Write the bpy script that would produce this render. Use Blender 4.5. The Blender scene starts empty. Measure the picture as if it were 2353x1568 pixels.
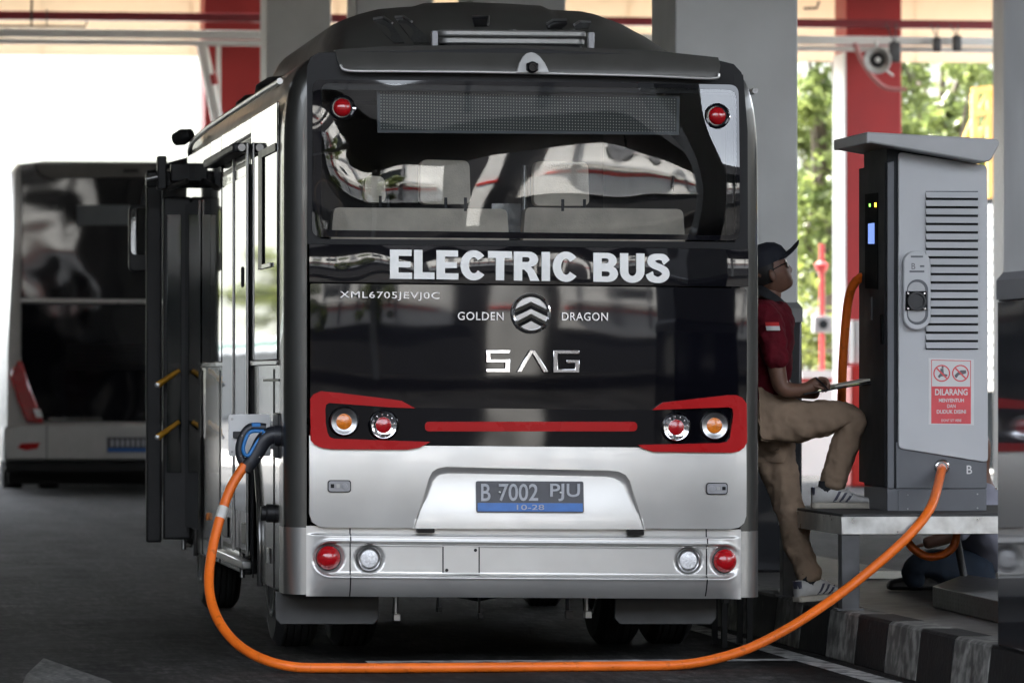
import bpy, bmesh, math, random
from mathutils import Vector
import numpy as np
random.seed(7)
S = bpy.context.scene
COL = S.collection
rad = math.radians

# ------------------------------------------------------------------ camera
FPX, IW, IH = 11500.0, 2352.0, 1568.0
CAMZ = 1.25
_th, _ph, _ro = math.atan(0.13704), math.atan(0.0075), 0.0
_f = Vector((math.sin(_th)*math.cos(_ph), math.cos(_th)*math.cos(_ph), math.sin(_ph)))
_r0 = Vector((math.cos(_th), -math.sin(_th), 0)); _u0 = _r0.cross(_f)
_r = _r0*math.cos(_ro) + _u0*math.sin(_ro)
_u = _u0*math.cos(_ro) - _r0*math.sin(_ro)
cam_d = bpy.data.cameras.new('camera'); cam = bpy.data.objects.new('camera', cam_d); COL.objects.link(cam)
from mathutils import Matrix
cam.matrix_world = Matrix(((_r.x,_u.x,-_f.x,0),(_r.y,_u.y,-_f.y,0),(_r.z,_u.z,-_f.z,CAMZ),(0,0,0,1)))
cam_d.sensor_width = 36; cam_d.lens = 36*FPX/IW
cam_d.clip_start = 0.5; cam_d.clip_end = 3000
cam_d.dof.use_dof = True; cam_d.dof.focus_distance = 22.3; cam_d.dof.aperture_fstop = 5.6
S.camera = cam

# ------------------------------------------------------------------ light
SUN_EL, SUN_AZ = rad(54), rad(-56)      # azimuth measured from +Y towards +X
w = bpy.data.worlds.new('World'); S.world = w; w.use_nodes = True
nt = w.node_tree; bg = nt.nodes['Background']
sky = nt.nodes.new('ShaderNodeTexSky'); sky.sky_type = 'NISHITA'; sky.sun_disc = False
sky.sun_elevation = SUN_EL; sky.sun_rotation = SUN_AZ
sky.air_density = 1.0; sky.dust_density = 1.2; sky.ozone_density = 1.0; sky.altitude = 0
hz = nt.nodes.new('ShaderNodeHueSaturation'); hz.inputs['Saturation'].default_value = 0.32   # milky, humid sky
nt.links.new(sky.outputs[0], hz.inputs['Color']); nt.links.new(hz.outputs[0], bg.inputs[0]); bg.inputs[1].default_value = 0.15
sd = bpy.data.lights.new('sun', 'SUN'); sd.energy = 4.5; sd.angle = rad(0.6); sd.color = (1.0, 0.95, 0.87)
sun = bpy.data.objects.new('sun', sd); COL.objects.link(sun)
_sv = Vector((math.sin(SUN_AZ)*math.cos(SUN_EL), math.cos(SUN_AZ)*math.cos(SUN_EL), math.sin(SUN_EL)))
sun.rotation_euler = (-_sv).to_track_quat('-Z', 'Y').to_euler(); sun.location = (0, 0, 40)
S.view_settings.view_transform = 'Standard'; S.view_settings.look = 'None'
S.view_settings.exposure = 3.4; S.view_settings.gamma = 1.0; S.view_settings.use_curve_mapping = False
S.cycles.use_denoising = True
S.cycles.max_bounces = 10; S.cycles.diffuse_bounces = 5; S.cycles.glossy_bounces = 5
S.cycles.transmission_bounces = 6; S.cycles.transparent_max_bounces = 10
S.cycles.caustics_reflective = False; S.cycles.caustics_refractive = False
S.cycles.sample_clamp_indirect = 6.0

# ------------------------------------------------------------------ photo pixel (2352 wide) -> point of the place
def ray(px, py): return _f + _r*((px-IW/2)/FPX) - _u*((py-IH/2)/FPX)
def onY(px, py, Y): d = ray(px, py); t = Y/d.y; return Vector((d.x*t, Y, CAMZ+d.z*t))
def onX(px, py, X): d = ray(px, py); t = X/d.x; return Vector((X, d.y*t, CAMZ+d.z*t))
def onZ(px, py, Z): d = ray(px, py); t = (Z-CAMZ)/d.z; return Vector((d.x*t, d.y*t, Z))

# ------------------------------------------------------------------ materials
M = {}
def mat(name, col, rough=0.5, metal=0.0, var=0.08, scale=8.0, bump=0.0, bscale=60.0, coat=0.0, spec=0.5, trans=0.0, rvar=0.1, detail=4.0):
    m = bpy.data.materials.new(name); m.use_nodes = True; n = m.node_tree; b = n.nodes['Principled BSDF']
    tc = n.nodes.new('ShaderNodeTexCoord')
    no = n.nodes.new('ShaderNodeTexNoise'); no.inputs['Scale'].default_value = scale; no.inputs['Detail'].default_value = detail
    n.links.new(tc.outputs['Object'], no.inputs['Vector'])
    rp = n.nodes.new('ShaderNodeValToRGB')
    rp.color_ramp.elements[0].position = 0.3; rp.color_ramp.elements[1].position = 0.72
    rp.color_ramp.elements[0].color = tuple(max(0, c*(1-var)) for c in col)+(1,)
    rp.color_ramp.elements[1].color = tuple(min(1, c*(1+var)) for c in col)+(1,)
    n.links.new(no.outputs['Fac'], rp.inputs[0]); n.links.new(rp.outputs[0], b.inputs['Base Color'])
    mr = n.nodes.new('ShaderNodeMapRange'); mr.inputs['To Min'].default_value = max(0.0, rough*(1-rvar*2)); mr.inputs['To Max'].default_value = min(1, rough*(1+rvar*2))
    n.links.new(no.outputs['Fac'], mr.inputs['Value']); n.links.new(mr.outputs[0], b.inputs['Roughness'])
    b.inputs['Metallic'].default_value = metal; b.inputs['Coat Weight'].default_value = coat; b.inputs['Coat Roughness'].default_value = 0.03
    b.inputs['Specular IOR Level'].default_value = spec; b.inputs['Transmission Weight'].default_value = trans
    if bump:
        n2 = n.nodes.new('ShaderNodeTexNoise'); n2.inputs['Scale'].default_value = bscale; n2.inputs['Detail'].default_value = 3
        n.links.new(tc.outputs['Object'], n2.inputs['Vector'])
        bp = n.nodes.new('ShaderNodeBump'); bp.inputs['Strength'].default_value = bump; bp.inputs['Distance'].default_value = 0.01
        n.links.new(n2.outputs['Fac'], bp.inputs['Height']); n.links.new(bp.outputs[0], b.inputs['Normal'])
    M[name] = m; return m
def nodes(m): return m.node_tree, m.node_tree.nodes['Principled BSDF']
def wave(m, scale, strength, dist=0.02, stretch=(1,1,1), use='both'):
    """slow unevenness of a pressed panel or bent glass"""
    n, b = nodes(m); tc = n.nodes.new('ShaderNodeTexCoord'); mp = n.nodes.new('ShaderNodeMapping'); mp.inputs['Scale'].default_value = stretch
    no = n.nodes.new('ShaderNodeTexNoise'); no.inputs['Scale'].default_value = scale; no.inputs['Detail'].default_value = 1.0
    n.links.new(tc.outputs['Object'], mp.inputs[0]); n.links.new(mp.outputs[0], no.inputs['Vector'])
    bp = n.nodes.new('ShaderNodeBump'); bp.inputs['Strength'].default_value = strength; bp.inputs['Distance'].default_value = dist
    n.links.new(no.outputs['Fac'], bp.inputs['Height'])
    if use in ('both', 'base'): n.links.new(bp.outputs[0], b.inputs['Normal'])
    if use in ('both', 'coat'): n.links.new(bp.outputs[0], b.inputs['Coat Normal'])
    return bp
def emis(name, col, strength, base=(0.02,0.02,0.02)):
    m = mat(name, base, 0.4); b = nodes(m)[1]
    b.inputs['Emission Color'].default_value = col+(1,); b.inputs['Emission Strength'].default_value = strength; return m

mat('silver', (0.15,0.148,0.142), 0.22, 0.8, var=0.03, scale=3, coat=0.5); wave(M['silver'], 2.2, 0.10, use='coat')
mat('silver_shaded', (0.085,0.084,0.078), 0.30, 0.7, var=0.04, scale=3, coat=0.35); wave(M['silver_shaded'], 3.0, 0.12, use='coat')  # same silver paint as the bumper, its dark reflections put into the colour
mat('bumper_silver', (0.62,0.61,0.585), 0.33, 0.62, var=0.03, scale=5, coat=0.4); wave(M['bumper_silver'], 3.0, 0.10, use='coat')
mat('brow_grey', (0.095,0.092,0.085), 0.36, 0.4, var=0.08, coat=0.15)
mat('black_gloss', (0.003,0.003,0.005), 0.04, 0.0, var=0.3, scale=2, spec=0.42); wave(M['black_gloss'], 1.6, 0.35, 0.02)
mat('black_band', (0.005,0.005,0.007), 0.04, 0.0, var=0.3, scale=2, coat=0.5, spec=0.6); wave(M['black_band'], 2.6, 0.8, 0.03, (1,1,0.6))
mat('black_satin', (0.008,0.008,0.009), 0.4, var=0.2, spec=0.2)
mat('rubber', (0.018,0.018,0.018), 0.75, var=0.25, scale=20, bump=0.2)
mat('tyre', (0.022,0.022,0.021), 0.82, var=0.3, scale=14, bump=0.25)
mat('dark_plastic', (0.022,0.022,0.023), 0.5, var=0.2, bump=0.05, bscale=200)
mat('underbody', (0.015,0.015,0.015), 0.8, var=0.4, scale=6, bump=0.3, bscale=20)
mat('mudguard', (0.055,0.055,0.054), 0.55, 0.2, var=0.2, scale=9)
mat('red_paint', (0.40,0.007,0.009), 0.28, var=0.04, spec=0.22)
mat('red_lens', (0.42,0.005,0.010), 0.08, var=0.15, scale=60, coat=1.0, bump=0.12, bscale=150)
mat('amber_lens', (0.75,0.20,0.015), 0.10, var=0.2, scale=60, coat=1.0, bump=0.3, bscale=150)
mat('clear_lens', (0.82,0.82,0.82), 0.25, 0.0, var=0.2, scale=90, bump=0.5, bscale=110, coat=1)
mat('chrome', (0.86,0.86,0.88), 0.06, 1.0, var=0.02)
mat('chrome_soft', (0.45,0.45,0.45), 0.30, 1.0, var=0.06)
mat('lettering', (0.88,0.87,0.84), 0.45, var=0.03)
mat('plate_black', (0.045,0.046,0.055), 0.4, var=0.2, scale=30)
mat('plate_blue', (0.02,0.13,0.42), 0.35, var=0.1, scale=30)
mat('plate_type', (0.42,0.43,0.46), 0.45, var=0.1, scale=60)
mat('handle_grey', (0.30,0.30,0.31), 0.35, 0.2)
mat('seat_fabric', (0.62,0.54,0.44), 0.85, var=0.16, scale=10, bump=0.25, bscale=150)
mat('interior_dark', (0.030,0.031,0.035), 0.7, var=0.2)
mat('interior_pole', (0.35,0.36,0.37), 0.25, 0.8)
mat('side_glass', (0.010,0.013,0.013), 0.03, var=0.1, coat=0.0, spec=1.0); wave(M['side_glass'], 1.4, 0.08, 0.02, (1,0.5,1.4))
mat('door_glass', (0.010,0.016,0.016), 0.05, var=0.1, coat=0.0, spec=0.8)
mat('yellow_paint', (0.62,0.30,0.02), 0.4, var=0.12, scale=20)
mat('white_plastic', (0.74,0.74,0.73), 0.35, var=0.03)
mat('blue_plastic', (0.02,0.17,0.46), 0.3, var=0.05)
mat('plug_black', (0.020,0.022,0.028), 0.42, var=0.1, bump=0.05, bscale=300)
mat('cable_orange', (0.80,0.155,0.012), 0.42, var=0.14, scale=7, bump=0.10, bscale=60, detail=9)
mat('cable_tape', (0.62,0.61,0.57), 0.5, var=0.12, scale=30)
mat('charger_grey', (0.47,0.475,0.485), 0.48, var=0.04, scale=4, bump=0.03, bscale=300)
mat('charger_cap', (0.40,0.40,0.405), 0.42, var=0.05, bump=0.03, bscale=300)
mat('charger_dark', (0.024,0.026,0.028), 0.6, spec=0.15, var=0.08, bump=0.03, bscale=300)
mat('charger_base', (0.105,0.110,0.120), 0.5, var=0.08, bump=0.03, bscale=300)
mat('charger_black', (0.008,0.009,0.009), 0.7, var=0.2, spec=0.05)
mat('galvanised', (0.58,0.58,0.56), 0.34, 0.9, var=0.22, scale=16, rvar=0.3)
mat('steel_dark', (0.075,0.076,0.078), 0.5, 0.4, var=0.25, scale=12)
mat('platform_top', (0.035,0.035,0.035), 0.6, 0.2, var=0.3, scale=10)
mat('sticker_white', (0.62,0.61,0.60), 0.5, var=0.06)
mat('sticker_red', (0.62,0.07,0.08), 0.5, var=0.08, scale=20)
mat('sticker_icon', (0.12,0.11,0.12), 0.5)
mat('column_paint', (0.62,0.62,0.605), 0.62, var=0.06, scale=2.5, bump=0.10, bscale=24)
mat('column_edge', (0.60,0.61,0.57), 0.62, var=0.06, scale=2.5, bump=0.10, bscale=24)
mat('plinth_paint', (0.030,0.031,0.034), 0.05, var=0.10, scale=4, spec=0.4)
mat('plinth_cap', (0.17,0.17,0.175), 0.4, var=0.10, scale=4)
mat('column_red', (0.42,0.030,0.030), 0.55, var=0.07, scale=3)
mat('steel_red', (0.19,0.016,0.024), 0.45, var=0.10, scale=5)
mat('white_paint', (0.86,0.86,0.83), 0.5, var=0.05, scale=3)
mat('ceiling_white', (0.72,0.71,0.67), 0.7, var=0.05, scale=1.5)
mat('asphalt', (0.0165,0.0161,0.0155), 0.8, spec=0.12, var=0.42, scale=1.3, bump=0.45, bscale=160, detail=12, rvar=0.2)
mat('road_white', (0.40,0.40,0.385), 0.65, var=0.35, scale=7, bump=0.2, bscale=120, detail=8)
mat('road_grey', (0.085,0.085,0.08), 0.7, var=0.35, scale=30, bump=0.3, bscale=120, detail=8)
mat('kerb_black', (0.010,0.010,0.010), 0.7, spec=0.2, var=0.5, scale=9, bump=0.25, bscale=40, detail=9)
mat('kerb_white', (0.15,0.147,0.135), 0.7, spec=0.2, var=0.45, scale=7, bump=0.25, bscale=40, detail=9)
mat('island_floor', (0.052,0.047,0.040), 0.5, spec=0.3, var=0.35, scale=2.4, bump=0.12, bscale=30, detail=9)
mat('perforated', (0.040,0.040,0.038), 0.45, 0.6, var=0.2, scale=20)
mat('skin', (0.17,0.085,0.055), 0.52, var=0.12, scale=25, bump=0.06, bscale=150)
mat('hair', (0.010,0.009,0.008), 0.6, var=0.3, scale=80)
mat('shirt_maroon', (0.115,0.007,0.014), 0.9, var=0.18, scale=14, bump=0.8, bscale=14, spec=0.2)
mat('collar_dark', (0.012,0.013,0.016), 0.85, var=0.2)
mat('khaki', (0.30,0.215,0.15), 0.9, var=0.14, scale=9, bump=0.9, bscale=11, spec=0.2)
mat('jeans', (0.025,0.040,0.065), 0.85, var=0.25, scale=12, bump=0.4, bscale=18)
mat('shirt_grey', (0.30,0.30,0.36), 0.85, var=0.1, bump=0.4, bscale=16)
mat('cap_navy', (0.010,0.012,0.020), 0.8, var=0.25, scale=40, bump=0.15, bscale=150)
mat('shoe_white', (0.55,0.54,0.52), 0.55, var=0.12, scale=18, bump=0.08, bscale=60)
mat('shoe_sole', (0.46,0.42,0.35), 0.6, var=0.15, scale=25)
mat('shoe_navy', (0.055,0.055,0.085), 0.55)
mat('paper', (0.60,0.58,0.50), 0.7)
mat('flag_red', (0.55,0.02,0.02), 0.8)
mat('bark', (0.075,0.058,0.042), 0.9, var=0.3, scale=9, bump=0.6, bscale=14)
mat('wood_yellow', (0.62,0.36,0.10), 0.6, var=0.15, scale=8)
mat('wall_white', (0.74,0.73,0.70), 0.75, var=0.06, scale=1.2)
mat('wall_grey', (0.085,0.085,0.08), 0.8, var=0.15, scale=1.5)
mat('green_paint', (0.02,0.20,0.10), 0.5)
mat('soil', (0.20,0.17,0.12), 0.9, var=0.3, scale=3)
mat('window_dark', (0.015,0.018,0.020), 0.08, var=0.1)
mat('canvas_dark', (0.02,0.02,0.022), 0.9)
emis('led_orange', (1.0,0.42,0.02), 1.6); emis('led_green', (0.25,0.9,0.1), 0.35)
emis('screen_blue', (0.10,0.17,0.45), 0.22)
emis('lamp_tube', (1.0,0.97,0.92), 1.2, (0.8,0.8,0.8))

def leafmat(name, col, tr):
    m = bpy.data.materials.new(name); m.use_nodes = True; n = m.node_tree; b = n.nodes['Principled BSDF']; out = n.nodes['Material Output']
    oi = n.nodes.new('ShaderNodeTexCoord'); no = n.nodes.new('ShaderNodeTexNoise'); no.inputs['Scale'].default_value = 2.1; no.inputs['Detail'].default_value = 6
    n.links.new(oi.outputs['Object'], no.inputs['Vector'])
    rp = n.nodes.new('ShaderNodeValToRGB'); e = rp.color_ramp.elements
    e[0].position = 0.32; e[1].position = 0.68
    e[0].color = tuple(c*0.6 for c in col)+(1,); e[1].color = (col[0]*1.5, col[1]*1.25, col[2]*1.1, 1)
    n.links.new(no.outputs['Fac'], rp.inputs[0]); n.links.new(rp.outputs[0], b.inputs['Base Color']); b.inputs['Roughness'].default_value = 0.38
    t = n.nodes.new('ShaderNodeBsdfTranslucent'); n.links.new(rp.outputs[0], t.inputs[0])
    mx = n.nodes.new('ShaderNodeMixShader'); mx.inputs[0].default_value = tr
    n.links.new(b.outputs[0], mx.inputs[1]); n.links.new(t.outputs[0], mx.inputs[2]); n.links.new(mx.outputs[0], out.inputs[0]); M[name] = m
leafmat('leaf', (0.13,0.185,0.06), 0.55); leafmat('leaf_dark', (0.09,0.13,0.045), 0.5); leafmat('leaf_light', (0.12,0.16,0.04), 0.45)
# translucent roof-end panels
m = mat('panel_cream', (0.80,0.72,0.62), 0.6, var=0.03); n, b = nodes(m); t = n.nodes.new('ShaderNodeBsdfTranslucent'); t.inputs[0].default_value = (0.80,0.70,0.58,1)
mx = n.nodes.new('ShaderNodeMixShader'); mx.inputs[0].default_value = 0.7; out = n.nodes['Material Output']
n.links.new(b.outputs[0], mx.inputs[1]); n.links.new(t.outputs[0], mx.inputs[2]); n.links.new(mx.outputs[0], out.inputs[0])

# ------------------------------------------------------------------ mesh helpers
def root_of(p):
    while p is not None and p.parent is not None: p = p.parent
    return p
class MB:
    def __init__(s): s.v = []; s.f = []
    def add(s, vs, fs):
        o = len(s.v); s.v += [tuple(v) for v in vs]; s.f += [tuple(i+o for i in f) for f in fs]; return s
    def box(s, x0, x1, y0, y1, z0, z1):
        vs = [(x,y,z) for z in (z0,z1) for y in (y0,y1) for x in (x0,x1)]
        return s.add(vs, [(0,2,3,1),(4,5,7,6),(0,1,5,4),(2,6,7,3),(0,4,6,2),(1,3,7,5)])
    def prism(s, pts, d):           # closed polygon pts (3D) extruded by vector d
        n = len(pts); d = Vector(d); a = [Vector(p) for p in pts]
        nrm = Vector((0,0,0))
        for i in range(n): nrm += a[i].cross(a[(i+1) % n])
        if nrm.dot(d) < 0: a.reverse()
        vs = a + [p+d for p in a]
        return s.add(vs, [tuple(reversed(range(n))), tuple(range(n, 2*n))] + [(i,(i+1) % n,(i+1) % n+n,i+n) for i in range(n)])
    def tube(s, path, r, seg=12, cap=True):
        P = [Vector(p) for p in path]; n = len(P); R = r if isinstance(r, (list, tuple)) else [r]*n
        up = Vector((0,0,1)); prev = None; o = len(s.v)
        for i in range(n):
            t = (P[min(i+1,n-1)]-P[max(i-1,0)]).normalized()
            if prev is None:
                a = t.cross(up) if abs(t.dot(up)) < 0.95 else t.cross(Vector((1,0,0)))
            else: a = prev - t*prev.dot(t)
            a.normalize(); b2 = t.cross(a); prev = a
            for k in range(seg):
                an = 2*math.pi*k/seg; s.v.append(tuple(P[i]+(a*math.cos(an)+b2*math.sin(an))*R[i]))
        for i in range(n-1):
            for k in range(seg):
                k2 = (k+1) % seg; s.f.append((o+i*seg+k, o+i*seg+k2, o+(i+1)*seg+k2, o+(i+1)*seg+k))
        if cap:
            s.f.append(tuple(o+k for k in reversed(range(seg)))); s.f.append(tuple(o+(n-1)*seg+k for k in range(seg)))
        return s
    def lathe(s, c, axis, prof, seg=28):   # prof: (along axis, radius)
        ax = Vector(axis).normalized(); a = ax.orthogonal().normalized(); b2 = ax.cross(a); o = len(s.v); c = Vector(c)
        for (h, r) in prof:
            for k in range(seg):
                an = 2*math.pi*k/seg; s.v.append(tuple(c+ax*h+(a*math.cos(an)+b2*math.sin(an))*max(r,1e-5)))
        for i in range(len(prof)-1):
            for k in range(seg):
                k2 = (k+1) % seg; s.f.append((o+i*seg+k, o+i*seg+k2, o+(i+1)*seg+k2, o+(i+1)*seg+k))
        if prof[0][1] > 1e-4: s.f.append(tuple(o+k for k in reversed(range(seg))))
        if prof[-1][1] > 1e-4: s.f.append(tuple(o+(len(prof)-1)*seg+k for k in range(seg)))
        return s
    def loft(s, rings, cap=True, closed=True):
        o = len(s.v); m = len(rings[0])
        for rg in rings: s.v += [tuple(p) for p in rg]
        for i in range(len(rings)-1):
            for k in range(m if closed else m-1):
                k2 = (k+1) % m; s.f.append((o+i*m+k, o+i*m+k2, o+(i+1)*m+k2, o+(i+1)*m+k))
        if cap: s.f.append(tuple(o+k for k in reversed(range(m)))); s.f.append(tuple(o+(len(rings)-1)*m+k for k in range(m)))
        return s
    def build(s, name, mt, parent=None, smooth=None, bev=0, seg=2, fix=True):
        me = bpy.data.meshes.new(name); me.from_pydata(s.v, [], s.f)
        return finish(name, me, mt, parent, smooth, bev, seg, fix)
def finish(name, me, mt, parent, smooth=None, bev=0, seg=2, fix=True):
    rt = root_of(parent)
    if fix:
        bm = bmesh.new(); bm.from_mesh(me); bmesh.ops.recalc_face_normals(bm, faces=bm.faces[:]); bm.to_mesh(me); bm.free()
    if rt is not None:
        L = rt.location; me.transform(Matrix.Translation(-Vector(L)))
    o = bpy.data.objects.new(name, me); COL.objects.link(o)
    if parent is not None: o.parent = parent
    if mt is not None: me.materials.append(M[mt] if isinstance(mt, str) else mt)
    if smooth is not None:
        me.shade_smooth(); me.set_sharp_from_angle(angle=rad(smooth))
    if bev:
        b = o.modifiers.new('edge', 'BEVEL'); b.width = bev; b.segments = seg; b.limit_method = 'ANGLE'; b.angle_limit = rad(40)
        if smooth is None: me.shade_smooth(); me.set_sharp_from_angle(angle=rad(30))
    return o
def thing(name, label, cat, loc, group=None):
    o = bpy.data.objects.new(name, None); COL.objects.link(o); o.location = loc; o.empty_display_size = 0.2
    o['label'] = label; o['category'] = cat
    if group: o['group'] = group
    return o
def tag(o, label=None, cat=None, group=None, kind=None):
    if label: o['label'] = label
    if cat: o['category'] = cat
    if group: o['group'] = group
    if kind: o['kind'] = kind
    return o
def rebase(o):
    """put a single-mesh thing's origin at its base"""
    bb = [Vector(c) for c in o.bound_box]; c = sum(bb, Vector())/8; c.z = min(p.z for p in bb)
    o.data.transform(Matrix.Translation(-c)); o.location = c; return o
def single(mb, name, mt, label, cat, group=None, **k): return tag(rebase(mb.build(name, mt, None, **k)), label, cat, group)
def struct(mb, name, mt, **k): return tag(mb.build(name, mt, None, **k), kind='structure')
def catmull(pts, n=8):
    P = [Vector(p) for p in pts]; P = [P[0]*2-P[1]] + P + [P[-1]*2-P[-2]]; out = []
    for i in range(1, len(P)-2):
        for k in range(n):
            t = k/n; a, b2, c, d = P[i-1:i+3]
            out.append(0.5*((2*b2)+(c-a)*t+(2*a-5*b2+4*c-d)*t*t+(3*b2-a-3*c+d)*t**3))
    out.append(P[-2]); return out
def rrect(x0, x1, y0, y1, r, n=5):
    o = []
    for cx, cy, a0 in ((x1-r,y1-r,0),(x0+r,y1-r,90),(x0+r,y0+r,180),(x1-r,y0+r,270)):
        for k in range(n+1):
            a = rad(a0+90*k/n); o.append((cx+r*math.cos(a), cy+r*math.sin(a)))
    return o
def rounded(pts, r, n=4):
    """round the corners of a 2D polygon; r scalar or list"""
    out = []; N = len(pts)
    for i in range(N):
        p = Vector(pts[i]); a = Vector(pts[i-1])-p; b2 = Vector(pts[(i+1) % N])-p; ri = r[i] if isinstance(r, (list,tuple)) else r
        d = min(ri, a.length*0.45, b2.length*0.45)
        if d <= 0: out.append(tuple(p)); continue
        A = p+a.normalized()*d; B = p+b2.normalized()*d
        for k in range(n+1):
            t = k/n; q = A*(1-t)**2+p*2*t*(1-t)+B*t*t; out.append((q.x, q.y))
    return out
def text_mesh(txt, width, height, extrude=0.0, offset=0.0, spacing=1.0, bevel=0.0):
    """lettering as mesh data in the x/z plane, fitted to width x height, centred at 0, reading along +x seen from -y"""
    cu = bpy.data.curves.new('type', 'FONT'); cu.body = txt; cu.size = 1; cu.extrude = extrude; cu.offset = offset; cu.space_character = spacing
    cu.resolution_u = 4; cu.bevel_depth = bevel; cu.bevel_resolution = 1
    o = bpy.data.objects.new('type', cu); me = bpy.data.meshes.new_from_object(o); bpy.data.objects.remove(o); bpy.data.curves.remove(cu)
    co = np.array([v.co[:] for v in me.vertices]); mn, mx_ = co.min(0), co.max(0); ce = (mn+mx_)/2; sz = mx_-mn
    for v in me.vertices:
        x, y, z = v.co; v.co = ((x-ce[0])/sz[0]*width, -(z), (y-ce[1])/sz[1]*height)
    return me
def put_text(name, txt, c, width, height, mt, parent, axis='Y', extrude=0.0, offset=0.0, spacing=1.0, bevel=0.0, roll=0.0):
    me = text_mesh(txt, width, height, extrude, offset, spacing, bevel)
    if roll: me.transform(Matrix.Rotation(-roll, 4, 'Y'))
    if axis == 'X': me.transform(Matrix.Rotation(rad(-90), 4, 'Z'))
    me.transform(Matrix.Translation(Vector(c)))
    return finish(name, me, mt, parent, fix=False)
def copy_tree(o, loc=None, parent=None):
    c = o.copy(); COL.objects.link(c); c.parent = parent
    if loc is not None: c.location = loc
    for ch in o.children: copy_tree(ch, None, c)
    return c

mat('badge_silver', (0.70,0.70,0.72), 0.22, 0.55, var=0.05)

def grain(m, scale, lo, hi, pos=(0.42,0.62), stretch=None):
    n, b = nodes(m); tc = n.nodes.new('ShaderNodeTexCoord'); no = n.nodes.new('ShaderNodeTexNoise'); no.inputs['Scale'].default_value = scale; no.inputs['Detail'].default_value = 3
    if stretch:
        mp = n.nodes.new('ShaderNodeMapping'); mp.inputs['Scale'].default_value = stretch; n.links.new(tc.outputs['Object'], mp.inputs[0]); n.links.new(mp.outputs[0], no.inputs['Vector'])
    else: n.links.new(tc.outputs['Object'], no.inputs['Vector'])
    rp = n.nodes.new('ShaderNodeValToRGB'); rp.color_ramp.elements[0].position, rp.color_ramp.elements[1].position = pos
    rp.color_ramp.elements[0].color = (lo,lo,lo,1); rp.color_ramp.elements[1].color = (hi,hi,hi,1); n.links.new(no.outputs['Fac'], rp.inputs[0])
    src = b.inputs['Base Color'].links[0].from_socket; mx = n.nodes.new('ShaderNodeMixRGB'); mx.blend_type = 'MULTIPLY'; mx.inputs[0].default_value = 1
    n.links.new(src, mx.inputs[1]); n.links.new(rp.outputs[0], mx.inputs[2]); n.links.new(mx.outputs[0], b.inputs['Base Color'])
grain(M['asphalt'], 55, 0.6, 1.7); grain(M['asphalt'], 7, 0.75, 1.35); grain(M['road_grey'], 45, 0.5, 1.6); grain(M['road_white'], 12, 0.35, 1.2, (0.40,0.52)); grain(M['kerb_white'], 14, 0.55, 1.25); grain(M['kerb_black'], 9, 0.8, 3.0, (0.66,0.74)); grain(M['island_floor'], 10, 0.6, 1.4)
grain(M['column_paint'], 1.2, 0.92, 1.05); grain(M['bumper_silver'], 2.2, 0.93, 1.02); grain(M['cable_orange'], 30, 0.75, 1.05, (0.30,0.40))
mat('cladding_dark', (0.018,0.018,0.02), 0.6)


mat('hillside', (0.07,0.076,0.062), 0.9, var=0.40, scale=0.03, detail=5)

mat('city_silver', (0.46,0.46,0.45), 0.35, 0.5, var=0.05, coat=0.2)

grain(M['asphalt'], 2.6, 0.62, 1.55, (0.36,0.66), (1,0.10,1)); grain(M['asphalt'], 26, 0.72, 1.5, (0.42,0.64), (1,0.12,1)); grain(M['road_grey'], 20, 0.6, 1.5, (0.4,0.62), (1,0.12,1))
mat('corner_silver_shaded', (0.42,0.415,0.40), 0.30, 0.9, var=0.03, scale=3)  # bumper paint again, darkened in colour for the shade at the corners
# ================================================================== SETTING
KX = 4.5          # kerb face and left faces of the column row
KZ = 0.22         # island height
g = MB(); g.add([(-600,-600,0),(600,-600,0),(600,900,0),(-600,900,0)], [(0,1,2,3)]); gr = struct(g, 'ground', 'asphalt')
def stain(m):     # oil, tyre tracks and dust on the asphalt
    n, b = nodes(m); tc = n.nodes.new('ShaderNodeTexCoord'); mp = n.nodes.new('ShaderNodeMapping'); mp.inputs['Scale'].default_value = (0.5,0.10,1)
    no = n.nodes.new('ShaderNodeTexNoise'); no.inputs['Scale'].default_value = 2.0; no.inputs['Detail'].default_value = 6
    n.links.new(tc.outputs['Object'], mp.inputs[0]); n.links.new(mp.outputs[0], no.inputs['Vector'])
    rp = n.nodes.new('ShaderNodeValToRGB'); rp.color_ramp.elements[0].position = 0.42; rp.color_ramp.elements[1].position = 0.75
    rp.color_ramp.elements[0].color = (1,1,1,1); rp.color_ramp.elements[1].color = (1.9,1.9,1.9,1)
    n.links.new(no.outputs['Fac'], rp.inputs[0])
    src = b.inputs['Base Color'].links[0].from_socket; mx = n.nodes.new('ShaderNodeMixRGB'); mx.blend_type = 'MULTIPLY'; mx.inputs[0].default_value = 1
    n.links.new(src, mx.inputs[1]); n.links.new(rp.outputs[0], mx.inputs[2]); n.links.new(mx.outputs[0], b.inputs['Base Color'])
stain(M['asphalt'])
g = MB(); g.add([(5.5,64.5,0.02),(200,64.5,0.02),(200,200,0.02),(5.5,200,0.02)], [(0,1,2,3)]); mat('concrete_yard', (0.36,0.35,0.33), 0.8, var=0.15, scale=0.8); struct(g, 'yard', 'concrete_yard')
g = MB(); g.add([(-60,72,0.02),(5.5,72,0.02),(5.5,86,0.02),(-60,86,0.02)], [(0,1,2,3)]); struct(g, 'yard', 'concrete_yard')  # pale ground strip added to bounce light up to the roof-end beams
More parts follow.
